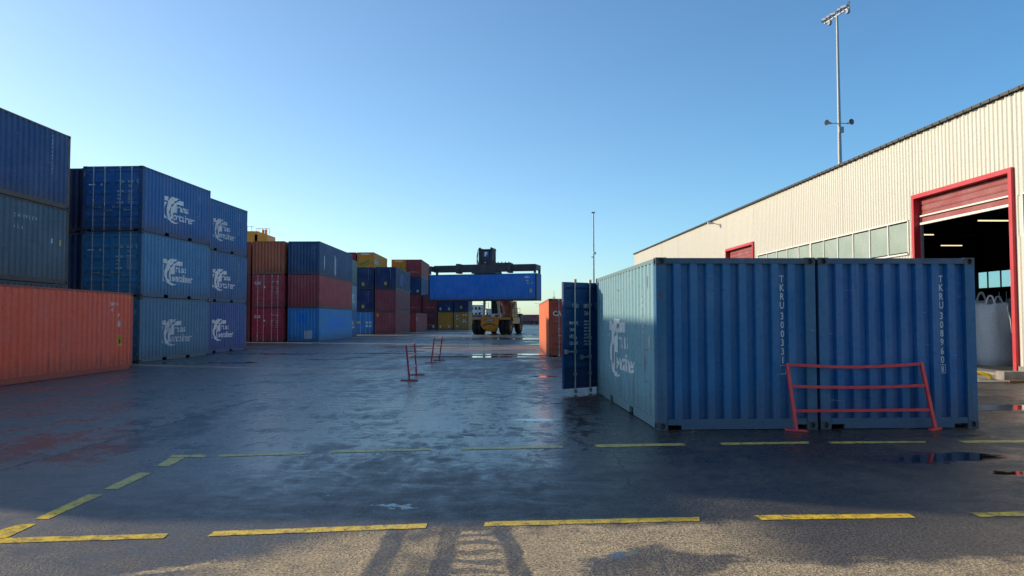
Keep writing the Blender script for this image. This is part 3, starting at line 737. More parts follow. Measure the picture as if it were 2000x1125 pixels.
# ---------------- right foreground pair
AX, AY, AYAW = 2.165, 11.52, .040
def a_pt(x, y): c, s = math.cos(AYAW), math.sin(AYAW); return (AX+x*c-y*s, AY+x*s+y*c)
CBLUE = lin('#2c79b8')
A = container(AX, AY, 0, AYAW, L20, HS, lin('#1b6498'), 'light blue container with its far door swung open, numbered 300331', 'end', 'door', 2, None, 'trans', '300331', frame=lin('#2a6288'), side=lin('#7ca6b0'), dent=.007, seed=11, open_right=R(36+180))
B = container(*a_pt(W+.045, 0), 0, AYAW, L20, HS, lin('#14609c'), 'mid blue container numbered 308960 standing in front of the open warehouse door', 'end', 'end', 2, None, frame=lin('#1a6090'), dent=.007, seed=21)
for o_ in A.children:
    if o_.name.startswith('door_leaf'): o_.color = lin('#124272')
NO_A = vertical_number('TKRU300331', '', .148, .134); NO_B = vertical_number('TKRU308960', '8', .148, .134)
ob('end_lettering', end_print('noA', NO_A, 1.95, 2.22), M['letter'], A); ob('end_lettering', end_print('noB', NO_B, 1.95, 2.22), M['letter'], B)
ob('side_lettering', side_print('logo', LOGO, L20, False, 1.75, .55), M['letter'], A)
ob('side_lettering', side_print('vn1', vertical_number('TKRU300331', '', .09, .1), L20, False, 5.0, 2.05), M['letter_old'], A)
for k, (u, v) in enumerate(((5.35, 2.15), (5.45, 1.2), (5.15, .85))):
    ob('vent_plate', side_print('vp%d' % k, Print().rect(0, 0, .09, .2), L20, False, u, v), M['galv'], A)

# ---------------- left foreground: orange box and the dark row behind it
GL = 'containers of the left foreground block'
O = container(-12.92-W, 26.3-L40, 0, .006, L40, HS, lin('#f0664a'), 'long orange red container on the ground at the left edge of the yard', 'end', 'end', 2, frame=lin('#c4503e'))
txt = Print().put(text_tris('SMLU 411514', .14, .01, .62), 0, 0).put(text_tris('45', .14, .01, .7), .02, -.2)
ob('side_lettering', side_print('smlu', txt, L40, True, 10.75, 2.15), M['letter'], O)
ob('side_lettering', side_print('p', Print().put(text_tris('P', .2, .02, .8)), L40, True, 11.25, 1.75), M['letter'], O)
ob('sticker', side_print('w', Print().rect(0, 0, .1, .2), L40, True, 11.25, 1.45), M['white_sticker'], O)
ob('sticker', side_print('y', Print().rect(0, 0, .3, .34), L40, True, 11.22, .82), M['yellow_sticker'], O)
ob('sticker_print', side_print('yp', Print().put(text_tris('HIGH', .1, .02, .8), .02, .22).rect(.08, .05, .13, .2).rect(.2, .05, .24, .2), L40, True, 11.24, .84), M['gunk'], O)
ob('sticker', side_print('y2', Print().put(poly_tris([(0,0),(.05,0),(.12,.12),(.07,.12)])).put(poly_tris([(.1,0),(.15,0),(.22,.12),(.17,.12)])), L40, True, 11.75, 2.36), M['yellow_sticker'], O)
SX, SY = -15.42-W, 14.4
container(SX, SY, 0, 0, L40, HC, lin('#3a4650'), 'grey blue container hidden at the bottom of the dark stack behind the orange box', 'end', 'end', 1)
S1 = container(SX, SY, HC+.006, 0, L40, HS, lin('#465f6e'), 'weathered grey green container in the middle of the dark stack behind the orange box', 'end', 'end', 2, frame=lin('#3c3c3c'))
S2 = container(SX, SY, HC+HS+.012, 0, L40, HS, lin('#254878'), 'dark blue container with a dusty patch, topmost of the stack at the left edge', 'end', 'end', 2, frame=lin('#5c4a40'))
ob('side_lettering', side_print('ca', Print().put(text_tris('CAXU 921114', .17, .01, .75, spacing=1.6), 0, 0).put(text_tris('4561', .16, .01, .8, spacing=1.8), 0, -.36), L40, True, 9.3, 2.0), M['letter_old'], S1)
ob('sticker', side_print('w2', Print().rect(0, 0, .12, .16), L40, True, 11.2, 1.35), M['white_sticker'], S1)
ob('sticker', side_print('y3', Print().rect(0, 0, .1, .2), L40, True, 11.65, 1.3), M['yellow_sticker'], S1)
ob('side_lettering', side_print('vs', vertical_number('TEXU5471203', None, .11, .12), L40, True, 11.15, 2.3), M['letter'], S2)
for i in range(1, 4):  # unseen rows added for the shadow they throw across the foreground
    for k in range(3):
        container(SX-i*2.5, SY+(3.35 if i == 1 else 0), [0, HC+.006, HC+HS+.012][k], 0, L40, HC if k == 0 else HS, [NAVY, MAROON, TB1][(i+k) % 3], 'closed container in the rows out of view behind the dark stack', detail=1, group='containers out of view behind the left stack')

# ---------------- two stacks with the white swirl logo
GT = 'blue containers stacked three high with white swirl logos'
TX, TY, TYAW = -14.60, 30.14, -.0508
def t_pt(x, y): c, s = math.cos(TYAW), math.sin(TYAW); return (TX+x*c-y*s, TY+x*s+y*c)
rows = [((0, 'faded grey blue logo container on the ground beside the orange box', TB3, lin('#4f7488'), '300119'),
         (1, 'logo container numbered 300288, middle of the nearer logo stack', TB2, lin('#3b6a8e'), '300288'),
         (2, 'deep blue logo container numbered 317062, top of the nearer logo stack', TB1, lin('#2b4a74'), '317062')),
        ((0, 'violet blue logo container on the ground, bottom of the farther logo stack', TB6, lin('#40609a'), '304477'),
         (1, 'dusty steel blue logo container, middle of the farther logo stack', TB5, lin('#3d6484'), '305512'),
         (2, 'deep blue logo container, top of the farther logo stack', TB4, lin('#24497c'), '306821'))]
for si, (bx, by) in enumerate(((t_pt(-W, 0)), (-15.12-W, 36.95))):
    for k, lab, colr, fr, num in rows[si]:
        c = container(bx+random.uniform(-.03, .03), by+random.uniform(-.02, .02), k*(HS+.006), TYAW, L20, HS, colr, lab, 'door', 'end', 2, GT, 'trans', num, frame=fr)
        ob('side_lettering', side_print('logo', LOGO, L20, True, (1.74, 1.71, 1.77)[(k+si) % 3], (.58, .61, .56)[(k*2+si) % 3]), M['letter'] if (k+si) % 3 else M['letter2'], c)
        ob('side_lettering', side_print('vn%d' % k, vertical_number('TKRU'+num, '', .09, .1), L20, True, 4.95, 2.15), M['letter_old'], c)
        ob('side_lettering', side_print('vm%d' % k, small_marks(k), L20, True, 5.45, 2.1-.2*k), M['letter_old'], c)
x0, y0 = t_pt(-2*W-.12, .35)
for k in range(3):
    container(x0, y0, k*(HS+.006), TYAW, L20, HS, [lin('#26406a'), lin('#2b4468'), lin('#2c3556')][k], ['dark blue container at ground level in the gap left of the logo stack', 'dark blue container in the narrow gap, middle level, left of the logo stack', 'purplish blue container in the narrow gap, top level, left of the logo stack'][k], 'end', 'end', 2)

for k in range(2):  # unseen pair added to keep sun off the ground near the gap
    container(-19.6-W, 44.2, k*(HS+.006), 0, L40, HS, [MAROON, NAVY][k], ['maroon container at ground level out of view behind the farther logo stack', 'navy container on the maroon one out of view behind the farther logo stack'][k], detail=1)
# ---------------- middle distance columns
def column(xr, d, specs, L=L40, H=HS, yaw=0.0, group=None):
    res = []; z = 0
    for s in specs:
        colr, lab = s[0], s[1]; kw = s[2] if len(s) > 2 else {}
        res.append(container(xr-W, d, z, yaw, L, H, colr, lab, kw.get('near', 'end'), 'end', 1, group, kw.get('door', 'trans'), kw.get('num', '300119'))); z += H+.004
    return res
def elab(c, p, u, v, key, mat='letter', sc=1): return ob('end_lettering', end_print(key, p, u, v, sc), M[mat], c)
VN = vertical_number('TKRU301774', None, .11, .125)
g1 = 'maroon and brown containers behind the logo stacks'
column(-20.35, 59.6, [(MAROON, 'dark red container, ground level, behind the farther logo stack'), (MAROON, 'dark red container, middle level, behind the farther logo stack'), (BROWN, 'brown container, top level, behind the farther logo stack')], group=g1)
c1 = column(-17.64, 59.2, [(lin('#a83442'), 'crimson lettered door container on the ground, left of the sky blue box', dict(near='door', door='cai')),
    (lin('#ac3a42'), 'crimson lettered door container, middle of its stack, left of the sky blue box column', dict(near='door', door='cai')),
    (lin('#b8603f'), 'rusty orange brown container on top of the two lettered door containers')])
elab(c1[2], VN, 2.03, 2.25, 'vnc', 'letter_old')
c2 = column(-14.93, 59.4, [(lin('#3f8ec8'), 'sky blue container with bright blue repainted patches at the foot of its stack'),
    (lin('#a2484a'), 'maroon container between the sky blue and the slate blue ones'), (lin('#2f4c74'), 'slate blue container on top of the maroon and sky blue ones')])
elab(c2[2], VN, 1.98, 2.25, 'vnc', 'letter'); elab(c2[1], VN, 1.98, 2.2, 'vnd', 'letter_old'); elab(c2[0], VN, 1.98, 2.2, 'vne', 'letter_old')
elab(c2[0], Print().rect(0, 0, .75, .72), .72, 1.45, 'pb', 'patch_blue'); elab(c2[0], Print().rect(0, 0, .6, .62), 1.3, .22, 'pb2', 'letter_old')
ob('side_patch', side_print('p4', Print().put(poly_tris([(0,0),(0,1.0),(3.2,1.0),(6.2,.85),(6.2,.1),(3,.1),(1.0,-.1),(.6,-.3)])), L40, True, 3.0, .95), M['patch_blue'], c2[0])
ob('side_lettering', side_print('p5', Print().put(text_tris('NEFER', .28, .02, .9)), L40, True, .7, 2.15), M['patch_blue'], c2[0])
for k, (u, v, l) in enumerate(((1.6, .5, 1.1), (5.5, .2, 1.5), (5.2, .3, 1.6), (8.4, 1.0, .9))): 
    ob('side_patch', side_print('ds%d' % k, Print().rect(0, 0, .07, l), L40, True, u, v), M['galv'], c2[2])
c3 = column(-16.2, 74.0, [(lin('#3a72a8'), 'blue container with white writing, ground level sliver right of the sky blue box'),
    (lin('#7ea0b0'), 'pale blue container with a white swirl, middle level sliver'), (lin('#6c7c7c'), 'grey green container, sliver at the top level')], L=L20)
for c, s in ((c3[0], .8), (c3[1], .9)): ob('side_lettering', side_print('logo', LOGO, L20, True, 3.0, .7, s), M['letter'], c)
c4 = column(-16.05, 89.0, [(lin('#2f7cc0'), 'bright blue container with stickers on its doors under two navy boxes', dict(near='door', door=None)),
    (NAVY, 'navy container with a yellow sticker, on the bright blue door container'), (lin('#1d3060'), 'navy container with a yellow sticker, under the orange yellow box')])
for k in (1, 2): elab(c4[k], Print().rect(0, 0, .28, .36), 1.05, .45, 'ys', 'yellow_sticker'); elab(c4[k], VN, 1.8, 2.3, 'vnf', 'letter_old')
for u, v, ww, mt in ((.2, 1.25, .7, 'yellow_sticker'), (1.5, 1.25, .28, 'white_sticker'), (1.9, 1.25, .3, 'white_sticker'), (1.5, .85, .28, 'white_sticker'), (1.9, .85, .3, 'white_sticker'), (.25, 2.1, .2, 'white_sticker')):
    ob('sticker', MB().box(u, u+ww, -.012, -.004, v, v+.22), M[mt], c4[0])
c5 = column(-13.4, 88.5, [(lin('#964450'), 'maroon container with a yellow sticker on the ground right of the bright blue doors'), (lin('#8e424c'), 'plain maroon container in the middle of the stack beside the navy boxes'),
    (lin('#1f2f60'), 'navy container with a pale emblem side, top of the stack beside the salmon box')], yaw=.0)
elab(c5[0], Print().rect(0, 0, .26, .3), .2, 2.05, 'ys2', 'yellow_sticker'); elab(c5[2], Print().rect(0, 0, .26, .36), 1.1, .5, 'ys3', 'yellow_sticker')
for c in c5: elab(c, VN, 1.8, 2.3, 'vnf', 'letter_old')
em = Print().put(poly_tris(arc_pts(2, 1, 1.6, .75, 60, 300, 14)+arc_pts(2.7, 1, 1.3, .5, 290, 70, 14))).put(poly_tris(arc_pts(2.6, 1, .5, .5, 0, 330, 10)))
ob('side_lettering', side_print('em', em, L40, True, 3, .3), M['patch_navy'] if 'patch_navy' in M else M['fblue'], c5[2])
g2 = 'stacks at the far end of the left row'
c6 = container(-12.93-W, 103.5, 0, -.01, L40, HS, lin('#a84c48'), 'salmon red container standing alone on the ground before the far stacks', 'end', 'end', 1)
ob('end_lettering', end_print('s6', Print().put(text_tris('CRONOS 20 11', .16, .01, 1)), .75, 2.15), M['letter_old'], c6)
ob('side_lettering', side_print('s66', Print().rect(0, 0, .35, .55), L40, True, .9, 1.5), M['letter'], c6)
YEL = lin('#e08c26')
REDS = lin('#9a3038')
c11 = column(-20.3, 112.4, [(MAROON, 'maroon container at the foot of the tall stack behind the navy boxes'), (NAVY, 'navy container, second level of the tall stack behind the navy boxes'), (BROWN, 'brown container, third level of the tall stack behind the navy boxes'),
    (YEL, 'orange yellow container with green slanted writing, highest box behind the navy stack')], H=HC)
c10 = column(-22.95, 112.4, [(MAROON, 'maroon container, ground level, behind the pale blue slivers'), (BROWN, 'brown container, second level, behind the pale blue slivers'), (NAVY, 'navy container, third level, behind the pale blue slivers'), (REDS, 'red container on top, left of the orange yellow one')], H=HC)
c12 = column(-17.4, 126, [(NAVY, 'navy container at the foot of the stack left of the far red one'), (MAROON, 'maroon container, second level, left of the far red stack'), (NAVY, 'navy container, third level, left of the far red stack'), (YEL, 'orange yellow container with green writing beside the topmost red one')], H=HC)
gp = Print().put(text_tris('Baltcon', .55, .05, .95)); gp.v = [(x*.94-y*.2, y*.94+x*.42) for x, y in gp.v]; gp.put(poly_tris([(.0,-.25),(.1,-.35),(1.9,.5),(1.9,.62)]))
for c in (c11[3], c12[3]): elab(c, gp, .35, .9, 'bp', 'green_print'); elab(c, Print().rect(0, 0, 1.3, .14), .55, 2.55, 'bw', 'letter')
ob('side_lettering', side_print('sl', Print().put(text_tris('Baltcon', 1.0, .05, 1.0)), L40, True, 1.0, 1.3), M['letter_old'], c11[3])
c7 = column(-14.9, 126, [(MAROON, 'maroon container at the foot of the far stack behind the salmon box'), (lin('#9a2f38'), 'red container with a yellow line, second level of the far stack'),
    (lin('#22386a'), 'navy container with two white stickers, third level of the far stack'), (lin('#a83a40'), 'bright red container with a thin pale line, top of the far four high stack')], H=HC)
for k, mt in ((1, 'yellow_sticker'), (3, 'letter_old')): elab(c7[k], Print().rect(0, 0, 1.6, .05).rect(.7, .04, .9, .12), .35, .8, 'ln', mt)
for u in (.25, 1.65): elab(c7[2], Print().rect(0, 0, .35, .4), u, .4, 'wz', 'white_sticker')
c8 = column(-12.28, 126, [(lin('#722c36'), 'dark maroon container with a yellow line, ground level, left of the two orange boxes'), (lin('#8c2f3a'), 'crimson container with a yellow line, upper one left of the navy pair')], H=HC)
c9 = column(-9.72, 126, [(lin('#cc842a'), 'ochre ribbed container on the ground behind the lifted blue one'), (lin('#222c5c'), 'navy container with two white stickers on the ochre ribbed one')], H=HC)
c13 = column(-7.15, 126, [(lin('#be7a28'), 'ochre container with doors and stickers on the ground left of the lifting machine', dict(near='door', door=None)), (lin('#1f2858'), 'navy container with a yellow sticker on the ochre door container')], H=HC)
for c in (c8[0], c8[1], c9[0]): elab(c, Print().rect(0, 0, 1.7, .05), .35, .8, 'ln2', 'yellow_sticker')
for c in (c8[0], c9[0], c9[1]):
    for u in (.25, 1.65): elab(c, Print().rect(0, 0, .3, .4), u, .35, 'wz2', 'white_sticker')
elab(c13[1], Print().rect(0, 0, .35, .4), 1.05, .6, 'ysx', 'yellow_sticker')
for u, v in ((1.45, 2.3), (1.9, 2.3), (1.4, 1.2), (1.8, 1.2), (1.55, 1.5), (.4, 2.2), (.4, 1.7), (.4, .5)):
    ob('sticker', MB().box(u, u+.3, -.012, -.004, v, v+.22), M['white_sticker'], c13[0])
# right middle: orange container lit by the sun
OR = container(1.63, 34.1, 0, 0.0, L40, HS, lin('#e2784a'), 'bright orange container with sunlit side beyond the open blue door', 'door', 'end', 2, None, 'cai', frame=lin('#b04a30'))
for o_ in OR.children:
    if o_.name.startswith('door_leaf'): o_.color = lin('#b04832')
container(-10.9, 193, 0, -math.pi/2, L40, HS, lin('#2a4678'), 'navy container far off to the right behind the lifting machine', detail=1).location = (-10.9, 195, 0)

# ------------------------------------------------------------------ reach stacker with its lifted container
SA = R(-14)
def build_stacker():
    C0 = Vector((-3.0, 84.0, 0)); fwd = Vector((math.sin(-SA), math.cos(-SA), 0))
    org = C0+fwd*3.2
    t = thing('reach_stacker', (org.x, org.y, 0), SA, 'yellow and black reach stacker with raised boom holding a long blue container', 'reach stacker')
    Yw, Dk = M['stacker_yellow'], M['stacker_dark']
    # chassis: local x right, y away from the viewer, z up
    ob('chassis', MB().box(-.85, .85, -1.1, 7.6, .75, 1.75).box(-1.25, 1.25, 5.2, 8.2, .7, 2.3).box(-.5, .5, -1.0, 0, .35, .8), Yw, t)
    bevel(ob('front_plate', MB().add([(-1.0,-1.25,1.0),(1.0,-1.25,1.0),(1.0,-1.25,2.0),(-1.0,-1.25,2.0),(-.7,-1.2,.55),(.7,-1.2,.55),
        (-1.0,-1.0,1.0),(1.0,-1.0,1.0),(1.0,-1.0,2.0),(-1.0,-1.0,2.0),(-.7,-1.0,.55),(.7,-1.0,.55)],
        [(0,1,2,3),(4,5,1,0),(7,6,9,8),(3,2,8,9),(0,3,9,6),(2,1,7,8),(4,0,6,10),(1,5,11,7),(10,11,5,4),(6,7,11,10)]), Yw, t), .03)
    ob('axle_arch', MB().path([(-.75+1.5*i/8, -1.3, 1.0+.22*math.sin(math.pi*i/8)) for i in range(9)], .05, 6), Dk, t)
    np_ = ob('name_plate', MB().box(-.55, .55, -1.275, -1.255, 1.5, 1.76), Dk, t)
    q = MB(); rr = random.Random(4); x = -.47
    while x < .44: wd = rr.uniform(.05, .1); q.box(x, x+wd, -1.285, -1.277, 1.56, 1.56+rr.uniform(.1, .15)); x += wd+.03
    ob('name_lettering', q, M['fwhite'], np_)
    for s in (-1, 1):
        fd = MB()
        for i in range(8):
            a0, a1 = R(48+i*12), R(48+(i+1)*12)
            fd.add([(s*.9, -math.cos(a)*1.02, .88+math.sin(a)*1.02) for a in (a0, a1)]+[(s*2.25, -math.cos(a)*1.02, .88+math.sin(a)*1.02) for a in (a1, a0)]+
                   [(s*.9, -math.cos(a)*1.07, .88+math.sin(a)*1.07) for a in (a0, a1)]+[(s*2.25, -math.cos(a)*1.07, .88+math.sin(a)*1.07) for a in (a1, a0)],
                   [(0,1,2,3),(7,6,5,4),(0,3,7,4),(1,5,6,2)])
        ob('fender', fd, Yw if s > 0 else Yw, t)
        ob('running_board', MB().box(s*1.0, s*2.0, 1.2, 5.0, 1.2, 1.9) if s > 0 else MB().box(-2.0, -1.0, 1.2, 5.0, 1.2, 1.9), Yw, t)
    prof = [(.45, -.3), (.78, -.3), (.86, -.24), (.885, -.12), (.885, .12), (.86, .24), (.78, .3), (.45, .3)]
    tm = MB().lathe(prof, axis='X', n=28)
    for i in range(28):
        a = 2*math.pi*i/28
        tm.beam((-.14, .88*math.cos(a), .88*math.sin(a)), (0, .9*math.cos(a+.08), .9*math.sin(a+.08)), .05, .05); tm.beam((.28, .88*math.cos(a), .88*math.sin(a)), (0, .9*math.cos(a+.08), .9*math.sin(a+.08)), .05, .05)
    tm = tm.mesh('tyre', True, True)
    rm = MB().lathe([(.0, -.06), (.2, -.08), (.22, .1), (.4, .12), (.46, .28), (.46, -.28), (.4, -.16), (.2, -.12), (0, -.1)], axis='X', n=20).mesh('rim', False, True)
    for x, y in ((-1.9, 0), (-1.25, 0), (1.25, 0), (1.9, 0), (-1.55, 6.2), (1.55, 6.2)):
        wz = ob('wheel', tm, M['rubber'], t, (x, y, .885), label=None); ob('rim', rm, Yw, wz)
    # cab
    cb = ob('cab', MB().box(-.7, .75, 1.9, 3.9, 1.8, 2.35).box(-.7, .75, 1.9, 3.9, 4.0, 4.12).box(-.7, -.62, 1.9, 2.0, 2.35, 4).box(.67, .75, 1.9, 2.0, 2.35, 4).box(-.7, -.62, 3.8, 3.9, 2.35, 4).box(.67, .75, 3.8, 3.9, 2.35, 4), M['fwhite'], t)
    ob('window', MB().box(-.62, .67, 1.92, 1.96, 2.35, 4.0).box(-.68, -.65, 2.0, 3.8, 2.35, 4.0).box(.7, .73, 2.0, 3.8, 2.35, 4.0), M['glass'], cb)
    ob('wiper', MB().beam((-.3, 1.9, 2.4), (.1, 1.9, 3.4), .03), Dk, cb); ob('cab_badge', MB().box(-.2, .2, 1.885, 1.897, 2.0, 2.22), Dk, cb)
    ob('walkway', MB().box(-2.1, 2.1, .9, 5.0, 1.92, 1.98), Dk, t)
    rl = MB()
    for s in (-2.05, 2.05):
        for y in (1.0, 2.3, 3.6, 4.9): rl.tube((s, y, 1.95), (s, y, 3.0), .022, n=6)
        for z in (2.5, 3.0): rl.tube((s, 1.0, z), (s, 4.9, z), .022, n=6)
    ob('handrail', rl, Dk, t)
    ob('engine_cover', MB().box(-1.0, 1.0, 4.6, 7.9, 2.3, 2.9), Yw, t); ob('counterweight', MB().box(-1.5, 1.5, 7.6, 8.6, .7, 2.4), Dk, t)
    ob('exhaust', MB().tube((1.1, 5.0, 2.3), (1.1, 5.0, 4.2), .08), Dk, t)
    # boom
    piv = Vector((0, 7.4, 3.6)); head = Vector((.1, -2.2, 8.9)); d = (head-piv).normalized()
    ob('boom_tower', MB().add([(-.95,6.4,2.3),(-.7,6.4,2.3),(-.7,8.2,2.3),(-.95,8.2,2.3),(-.95,7.1,3.9),(-.7,7.1,3.9),(-.7,7.8,3.9),(-.95,7.8,3.9),
        (.7,6.4,2.3),(.95,6.4,2.3),(.95,8.2,2.3),(.7,8.2,2.3),(.7,7.1,3.9),(.95,7.1,3.9),(.95,7.8,3.9),(.7,7.8,3.9)],
        [(3,2,1,0),(4,5,6,7),(0,1,5,4),(1,2,6,5),(2,3,7,6),(3,0,4,7),(11,10,9,8),(12,13,14,15),(8,9,13,12),(9,10,14,13),(10,11,15,14),(11,8,12,15)]), Yw, t)
    ob('boom', MB().beam(piv-d*.5, piv+d*6.8, .95, 1.1), Dk, t); ob('inner_boom', MB().beam(piv+d*6.8, head, .75, .85), Dk, t)
    hd = ob('boom_head', MB().box(-.75, -.55, -3.0, -1.6, 6.9, 9.55).box(.65, .85, -3.0, -1.6, 6.9, 9.55).box(-.55, .65, -2.9, -1.7, 7.3, 9.3).box(-.8, .9, -3.1, -1.6, 9.3, 9.42).box(-.9, 1.0, -2.9, -1.8, 6.95, 7.3), Dk, t)
    hs = MB()
    for s in (-.85, .95):
        for k in range(4): hs.path([(s, -2.9, 9.3-k*.1), (s+.12*(1 if s > 0 else -1), -2.95, 8.6-k*.3), (s*.8, -3.0, 7.5)], .035, 5)
    for k in range(5): hs.path([(-.5+k*.22, -2.95, 8.2), (-.6+k*.25, -3.1, 7.7), (-.45+k*.2, -2.9, 7.1)], .03, 5)
    ob('hose', hs, Dk, hd); ob('lamp', MB().box(-.7, -.5, -3.05, -2.95, 9.44, 9.6).box(.6, .8, -3.05, -2.95, 9.44, 9.6), Dk, hd)
    sg = ob('sign', MB().box(-.2, .42, -3.02, -2.99, 8.55, 9.15), M['fblue'], hd)
    ob('sign_letter', Print().put(text_tris('F', .62, .05, 1.0)).lay('sign_letter', lambda u, v: (u-.05, -3.026, v+8.66)), M['fwhite'], sg)
    ob('small_plate', MB().box(-.15, .15, -3.0, -2.98, 7.9, 7.98), M['fwhite'], hd)
    for s in (-.95, .95):   # lift cylinders, barrel and rod
        a = Vector((s*1.0, -.3, 1.7)); b = Vector((s*.55+.2, -1.5, 7.2)); m = a.lerp(b, .62)
        cy = ob('lift_cylinder', MB().tube(a, m, .15, n=12), M['galv'], t); ob('piston_rod', MB().tube(m, b, .09, n=10), M['galv'], cy)
    # side machinery visible right of the cab
    ob('hydraulic_tank', MB().box(1.1, 2.0, 1.4, 3.4, 1.95, 2.9), Yw, t); fm = MB(); rr = random.Random(9)
    for k in range(16):
        x = rr.uniform(.85, 1.9); fm.path([(x, 1.2+rr.uniform(-.3, .3), 2.0), (x+rr.uniform(-.3, .3), 1.3, 3.0+rr.uniform(0, .8)), (x*.8+rr.uniform(-.2, .2), .9, 4.0+rr.uniform(0, 1.2))], rr.uniform(.03, .07), 5)
    ob('hydraulic_lines', fm, M['rusty'], t)
    # spreader, its long axis across
    zc = 6.75; sp = ob('spreader', MB().box(-3.0, 3.0, -3.75, -2.75, zc+.15, zc+.95).box(-1.3, 1.3, -3.9, -2.6, zc-.05, zc+.2).box(-3.1, -2.7, -3.85, -2.65, zc+.0, zc+1.05).box(2.7, 3.1, -3.85, -2.65, zc+.0, zc+1.05), Dk, t)
    for s in (-1, 1):
        a, b2 = (3.0, 5.75) if s > 0 else (-5.75, -3.0)
        ob('telescopic_beam', MB().box(a, b2, -3.6, -2.9, zc+.16, zc+.9), Dk, sp)
        x = s*5.9; ob('end_beam', MB().box(x-.15, x+.15, -4.45, -2.05, zc+.25, zc+.8), Dk, sp)
        for yy in (-4.4, -2.1): ob('twist_lock', MB().box(x-.12, x+.12, yy-.1, yy+.1, zc-.13, zc+.25), Dk, sp)
    pk = MB()
    for k in range(12): pk.path([(1.4+k*.13, -3.3, zc+.95), (1.45+k*.13, -3.2, zc+1.15+.1*math.sin(k*2)), (1.5+k*.13, -3.3, zc+1.0)], .05, 5)
    ob('hose_reel', pk.box(1.3, 3.0, -3.5, -3.0, zc+.95, zc+1.1), Dk, sp)
    # the lifted container (a thing of its own)
    c, s_ = math.cos(SA), math.sin(SA)
    loc = org+Vector((c*(-L40/2)-s_*(-4.45), s_*(-L40/2)+c*(-4.45), 3.7))
    # container's long side faces the viewer: local y axis runs along the spreader
    bx = container(0, 0, 0, 0, L40, HC, lin('#066cc4'), 'long bright blue container hanging from the reach stacker', 'end', 'end', 2, frame=lin('#24262e'))
    bx.rotation_euler = (0, 0, SA-math.pi/2); bx.location = (loc.x, loc.y, loc.z)
    # after the quarter turn the viewer sees the +x side mirrored: shift so that the near side is in front
    vx = Vector((math.cos(SA-math.pi/2), math.sin(SA-math.pi/2), 0)); bx.location = Vector(bx.location)-vx*W
    bx.location = (bx.location.x, bx.location.y, 3.7)
    ob('side_lettering', side_print('k1', Print().put(text_tris('MSLU', .28, .02, .8), 0, 0).put(text_tris('45G1', .2, .02, .8), .1, -.35).put(text_tris('4', .2, .02, .8), .7, -.6), L40, True, 10.9, 2.4), M['letter'], bx)
    ob('sticker', side_print('k2', Print().rect(0, 0, .22, .38), L40, True, 11.45, .85), M['yellow_sticker'], bx)
    ob('sticker', side_print('k3', Print().rect(0, 0, .16, .16), L40, True, 11.15, 1.75), M['yellow_sticker'], bx)
    return t
M['rusty'] = wear_mat('rusty_hydraulics', lin('#a04a24'), .5, rust=.7)
build_stacker()

# ------------------------------------------------------------------ crowd-control barriers
def barrier(p0, p1, lean, label, mats, h=1.0, sag=0.0, group=None, tape=False, turn=(0, 0), fl=.24):
    a = Vector(p0+(0,)); b = Vector(p1+(0,)); rz = math.atan2(b.y-a.y, b.x-a.x); Lb = (b-a).length
    t = thing('barrier', a, rz, label, 'barrier', group); ln0, ln1 = lean
    for x, ln, tn in ((0, ln0, turn[0]), (Lb, ln1, turn[1])):
        ob('post', MB().beam((x, 0, .03), (x+ln[0], ln[1], h), .045, .045, up=(0,1,0)), mats[0], t)
        f = ob('foot', MB().box(-.022, .022, -fl, fl, .003, .035), mats[0], t, (x, 0, 0)); f.rotation_euler = (0, 0, tn)
    for k, z in enumerate((h-.02, h*.66, h*.3)):
        q = z/h; A0 = Vector((ln0[0]*q+.024, ln0[1]*q, z)); B0 = Vector((Lb+ln1[0]*q-.024, ln1[1]*q, z)); n = 12; pts = []
        for i in range(n+1):
            s = i/n; p = A0.lerp(B0, s); p.z -= (sag*(1-k*.45))*math.sin(math.pi*s)*(1 if k < 2 else .2); pts.append(p)
        mb = MB()
        for p, q2 in zip(pts, pts[1:]): mb.beam(p, q2+(q2-p)*.02, .03, .042)
        rl = ob('rail', mb, mats[1], t)
        if tape:
            tp = MB()
            for i in range(0, n, 2): tp.beam(pts[i]-Vector((0,.0,0)), pts[i+1], .036, .05)
            ob('white_band', tp, M['white_trim'], rl)
    return t
fx = a_pt(2.02, -.2); fx2 = a_pt(4.14, -.17)
barrier((fx[0], fx[1]), (fx2[0], fx2[1]), ((-.08, .1), (-.135, .1)), 'large red three rail barrier leaning against the two blue containers', (M['red_barrier'], M['red_barrier']), 1.0, .04, turn=(.95, -1.0), fl=.16)
gb = 'red barriers with red and white rails in the open yard'
barrier((-2.79, 20.9), (-2.86, 23.0), ((.0, .09), (.0, .06)), 'nearer of the two slim red and white barriers standing in the open yard', (M['dark_barrier'], M['red_barrier']), .98, 0, gb, True, turn=(-.15, 0))
bb = barrier((-3.1, 29.5), (-2.98, 31.5), ((.0, -.12), (.0, -.12)), 'farther of the two slim red and white barriers standing in the open yard', (M['dark_barrier'], M['red_barrier']), .98, 0, gb, True, turn=(.45, 0))

